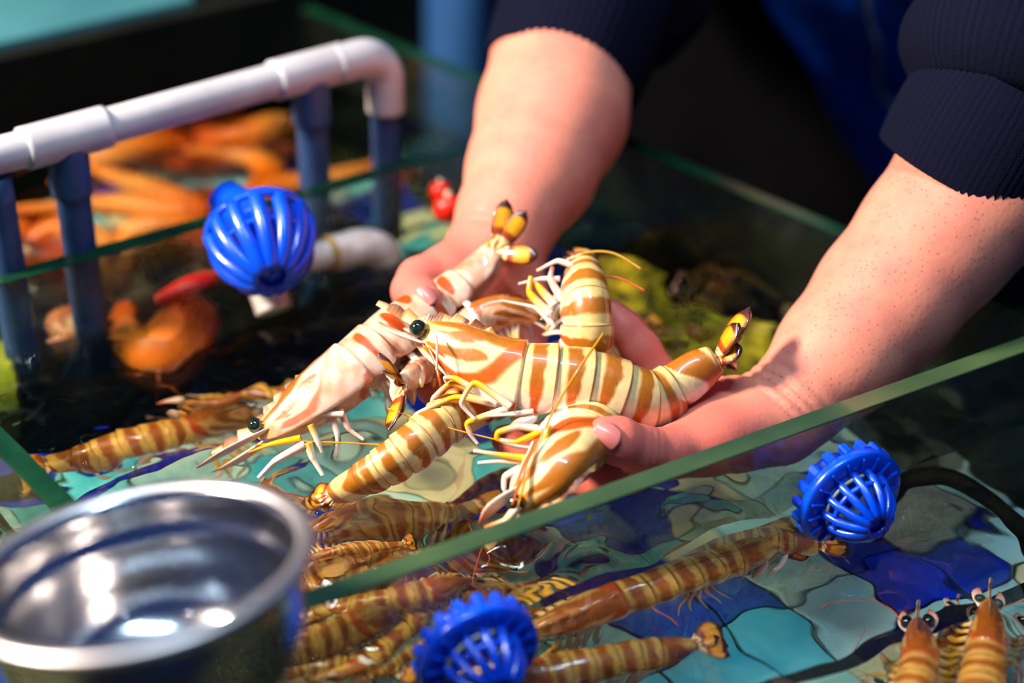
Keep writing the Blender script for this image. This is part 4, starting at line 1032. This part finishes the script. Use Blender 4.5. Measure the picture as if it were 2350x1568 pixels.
# hidden upper arms and chest, coarser, joined into the same body
shR, shL = D(2330, -330, 1.02), D(1500, -420, 1.22)
tor = [[(D(2345, 300, .80), .043), (D(2420, 60, .84), .046), (shR, .055)], [(D(1340, 0, .925), .036), (D(1390, -170, .99), .046), (shL, .055)],
       [(shR, .06), ((shR + shL) / 2 + camvec(.0, .02, -.03), .07), (shL, .06)], [((shR + shL) / 2 + camvec(0, 0, -.04), .08), (D(2080, -60, 1.36), .07), (D(2080, 200, 1.45), .06)]]
allp = np.array([p for c in tor for p, r in c]); lo, hi = allp.min(0) - .14, allp.max(0) + .14; hh = .009
gx = [np.arange(lo[i], hi[i], hh, dtype=np.float32) for i in range(3)]; Xs = np.stack(np.meshgrid(*gx, indexing='ij'), -1)
dd = None
for c in tor:
    e = chain(Xs, c, .03); dd = e if dd is None else smin(dd, e, .04)
Vc, Fcc = surface_nets(dd, lo, hh)
SK, SKR = lin(226, 142, 116), lin(220, 102, 88)
allV = np.r_[Va, Vb, Vc]
ctrR, ctrL = [np.array([p for f in fs for p, r in f[1:]]) for fs in (R_fing, L_fing)]
def red(V, ctr):
    d_ = np.min(np.linalg.norm(V[:, None] - ctr[None], axis=2), axis=1); return 1 - sm(d_, .012, .050)
rd = np.r_[red(Va, ctrR), red(Vb, ctrL), np.zeros(len(Vc))]
colr = SK[None] * (1 - rd[:, None] * .75) + SKR[None] * rd[:, None] * .75
body = link('body', mesh('body', allV - pO, np.r_[Fa, Fb + len(Va), Fcc + len(Va) + len(Vb)], colr), M['skin'], person)
smd = body.modifiers.new('smooth', 'SMOOTH'); smd.factor = .5; smd.iterations = 2
def skin_at(V, px, py):
    d_ = unit(ray(px, py)); W = V - _C; t = W @ d_; dist = np.linalg.norm(W - t[:, None] * d_, axis=1)
    near = np.where(dist < .0025)[0]; return V[near[np.argmin(t[near])]]
def nail(c, nrm, ax_, w, l, label):
    nrm = unit(nrm); ax_ = unit(ax_ - nrm * (ax_ @ nrm)); sd_ = np.cross(nrm, ax_); V, Fc = [], []; n = 12
    for i in range(n + 1):
        for j in range(n + 1):
            x, y = i / n * 2 - 1, j / n * 2 - 1
            xx = x * math.sqrt(1 - y * y / 2); yy = y * math.sqrt(1 - x * x / 2)
            V.append(c + sd_ * xx * w + ax_ * yy * l + nrm * (.0014 - .0036 * xx * xx - .0008 * yy * yy))
    Fc = [(i*(n+1)+j, (i+1)*(n+1)+j, (i+1)*(n+1)+j+1, i*(n+1)+j+1) for i in range(n) for j in range(n)]
    o = link('thumbnail', mesh('thumbnail', np.array(V) - pO, Fc), M['nail'], person); o['label'] = label
    m = o.modifiers.new('solid', 'SOLIDIFY'); m.thickness = .0008
nail(skin_at(Va, 1390, 1010) - camvec(0, 0, 1) * .0006, camvec(-.12, .02, .99), D(1330, 985, .71) - D(1450, 1040, .71), .0053, .0063, 'pale thumbnail')
nail(skin_at(Vb, 972, 672) - camvec(0, 0, 1) * .0006, camvec(-.15, .25, .95), camvec(.5, -.7, .3), .0048, .0054, 'pale thumbnail')

# sleeves and ribbed cuffs
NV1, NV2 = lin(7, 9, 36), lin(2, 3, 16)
def sleeve(name, pts, rad, ribs, depth, seg=180, n=70, folds=None, label=None):
    Q, L = spline(np.c_[np.asarray(pts), np.asarray(rad)], n); T, N, B = frames(Q[:, :3], camvec(0, .3, 1))
    a = np.linspace(0, 2 * np.pi, seg, endpoint=False); V, C = [], []
    for i in range(n):
        f = folds(i / (n - 1), a) if folds else 0
        r = Q[i, 3] + depth * np.cos(a * ribs) + f
        V.append(Q[i, :3] + r[:, None] * (np.cos(a)[:, None] * N[i] + np.sin(a)[:, None] * B[i]))
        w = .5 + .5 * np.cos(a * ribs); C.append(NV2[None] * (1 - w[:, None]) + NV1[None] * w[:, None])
    # turned-in hem
    for k_, f_ in ((1, .93), (2, .86)):
        V.insert(0, Q[0, :3] + (V[k_ - 1 + 0] - Q[0, :3]) * f_ + T[0] * .004 * k_); C.insert(0, C[0])
    V = np.array(V); I = np.arange(V.shape[0] * seg).reshape(-1, seg); J = np.roll(I, -1, 1)
    Fc = np.stack([I[:-1], J[:-1], J[1:], I[1:]], -1).reshape(-1, 4)
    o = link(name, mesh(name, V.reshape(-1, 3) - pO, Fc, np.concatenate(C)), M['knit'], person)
    if label: o['label'] = label
    return o
px_ = lambda r, d: r * d / FPX
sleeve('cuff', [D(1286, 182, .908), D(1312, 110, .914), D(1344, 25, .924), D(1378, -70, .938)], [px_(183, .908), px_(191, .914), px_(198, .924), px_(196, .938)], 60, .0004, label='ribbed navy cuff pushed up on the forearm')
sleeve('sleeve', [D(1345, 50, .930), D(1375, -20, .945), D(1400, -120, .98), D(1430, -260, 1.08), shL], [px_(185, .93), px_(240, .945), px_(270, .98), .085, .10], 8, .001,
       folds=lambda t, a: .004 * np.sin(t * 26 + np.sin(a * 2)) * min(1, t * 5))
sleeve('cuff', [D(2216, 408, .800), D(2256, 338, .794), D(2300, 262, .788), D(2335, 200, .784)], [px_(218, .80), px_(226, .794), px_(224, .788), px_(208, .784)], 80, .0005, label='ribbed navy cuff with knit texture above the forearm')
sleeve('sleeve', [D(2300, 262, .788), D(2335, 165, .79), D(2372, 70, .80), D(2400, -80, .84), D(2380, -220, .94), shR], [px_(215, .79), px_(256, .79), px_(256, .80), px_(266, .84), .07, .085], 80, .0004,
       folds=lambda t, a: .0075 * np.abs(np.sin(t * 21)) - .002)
# jacket body, trousers, zip
def patch(name, left, right, mat, bulge, nu=60, nv=60, fold=.004, thick=.012, u_dir=-1):
    Lq, _a = spline(left, nv); Rq, _a = spline(right, nv); V = []
    for j in range(nv):
        for i in range(nu):
            u, w = i / (nu - 1), j / (nv - 1)
            p = Lq[j] * (1 - u) + Rq[j] * u + camvec(0, 0, bulge * math.sin(math.pi * u) + fold * (math.sin(u * 9 + w * 14) + .6 * math.sin(u * 23 - w * 9)))
            V.append(p)
    Fc = [(j*nu+i, (j+1)*nu+i, (j+1)*nu+i+1, j*nu+i+1) for j in range(nv-1) for i in range(nu-1)]
    o = link(name, mesh(name, np.array(V) - pO, Fc), mat, person); m = o.modifiers.new('solid', 'SOLIDIFY'); m.thickness = thick; m.offset = -1
    return np.array(V).reshape(nv, nu, 3), o
jk, jko = patch('jacket', pd([(1700, -260, 1.10), (1745, -20, 1.14), (1830, 130, 1.17), (1905, 262, 1.20), (2010, 430, 1.24)]),
              pd([(2420, -260, 1.02), (2440, -20, 1.08), (2460, 160, 1.14), (2470, 320, 1.20), (2480, 470, 1.25)]), M['satin'], .05)
jko['label'] = 'shiny dark blue jacket front with a zip'
zr = [jk[j, int(np.interp(j, [0, 20, 30, 38, 46, 59], [18, 17, 15, 12, 17, 30]))] + camvec(0, 0, .003) for j in range(8, 58, 3)]
tube('zip_tape', zr, .0028, M['black_cloth'], jko, pO, seg=8, flat=.5)
zs, _l = spline(np.array(zr) + camvec(0, 0, .0025), 120); bm = bmesh.new()
for p in zs:
    bmesh.ops.create_icosphere(bm, subdivisions=1, radius=.0021, matrix=Matrix.Translation(Vector(p - pO)))
me = bpy.data.meshes.new('zip_teeth'); bm.to_mesh(me); bm.free(); o = link('zip_teeth', me, M['brass'], jko); o['kind'] = 'stuff'
def leg_loft(name, c_top, c_bot, rx, ry, mat):
    V, n, seg = [], 24, 48
    for i in range(n):
        t = i / (n - 1); c = c_top * (1 - t) + c_bot * t
        for j in range(seg):
            a = 2 * math.pi * j / seg; w = 1 + .03 * math.sin(t * 18 + 3 * a) - .2 * t
            V.append(c + np.array([rx * w * math.cos(a), ry * w * math.sin(a), 0]))
    I = np.arange(n * seg).reshape(n, seg); J = np.roll(I, -1, 1)
    Fc = [tuple(f) for f in np.stack([I[:-1], I[1:], J[1:], J[:-1]], -1).reshape(-1, 4)] + [tuple(I[0]), tuple(I[-1][::-1])]
    return link(name, mesh(name, np.array(V) - pO, Fc), mat, person)
hip = D(2010, 60, 1.42)
t0 = np.array([hip[0], hip[1] + .02, .32])
leg_loft('apron', t0 + np.array([.02, .0, .10]), t0 + np.array([.02, .02, -.75]), .24, .15, M['black_cloth'])['label'] = 'black apron hanging to the knees'
for sx in (-.10, .12): leg_loft('trouser_leg', t0 + np.array([sx, .03, -.2]), np.array([t0[0] + sx, t0[1] + .04, -.735]), .12, .11, M['black_cloth'])

# air bubbles on the water
M['bubble'] = pane_mat('bubble_film', (.97, .98, .97), .02, (.8, .8, .7))
bme = lathe_mesh('bubble', [(max(math.sin(t), 1e-4), math.cos(t)) for t in np.linspace(0, math.pi * .55, 9)], 18)
for (x, y, r_), lb in zip(((735, 1182, .0030), (312, 1076, .0026), (600, 662, .0022), (640, 672, .0020), (745, 640, .0022), (1480, 722, .0020), (1385, 1310, .0024)),
        ('air bubble on the water just right of the bowl rim', 'air bubble on the water over blue tiles above the bowl', 'air bubble below the left elbow of the white pipe', 'second air bubble under the white pipe', 'air bubble at the joint of the white pipe', 'air bubble beside the dark orange tail fan', 'air bubble by the near glass above the tiles')):
    o = link('bubble', bme, M['bubble']); p = Z(x, y, .0012); o.location = p; o.scale = (r_, r_, r_)
    tag(o, lb, 'bubble', 'air bubbles on the water')
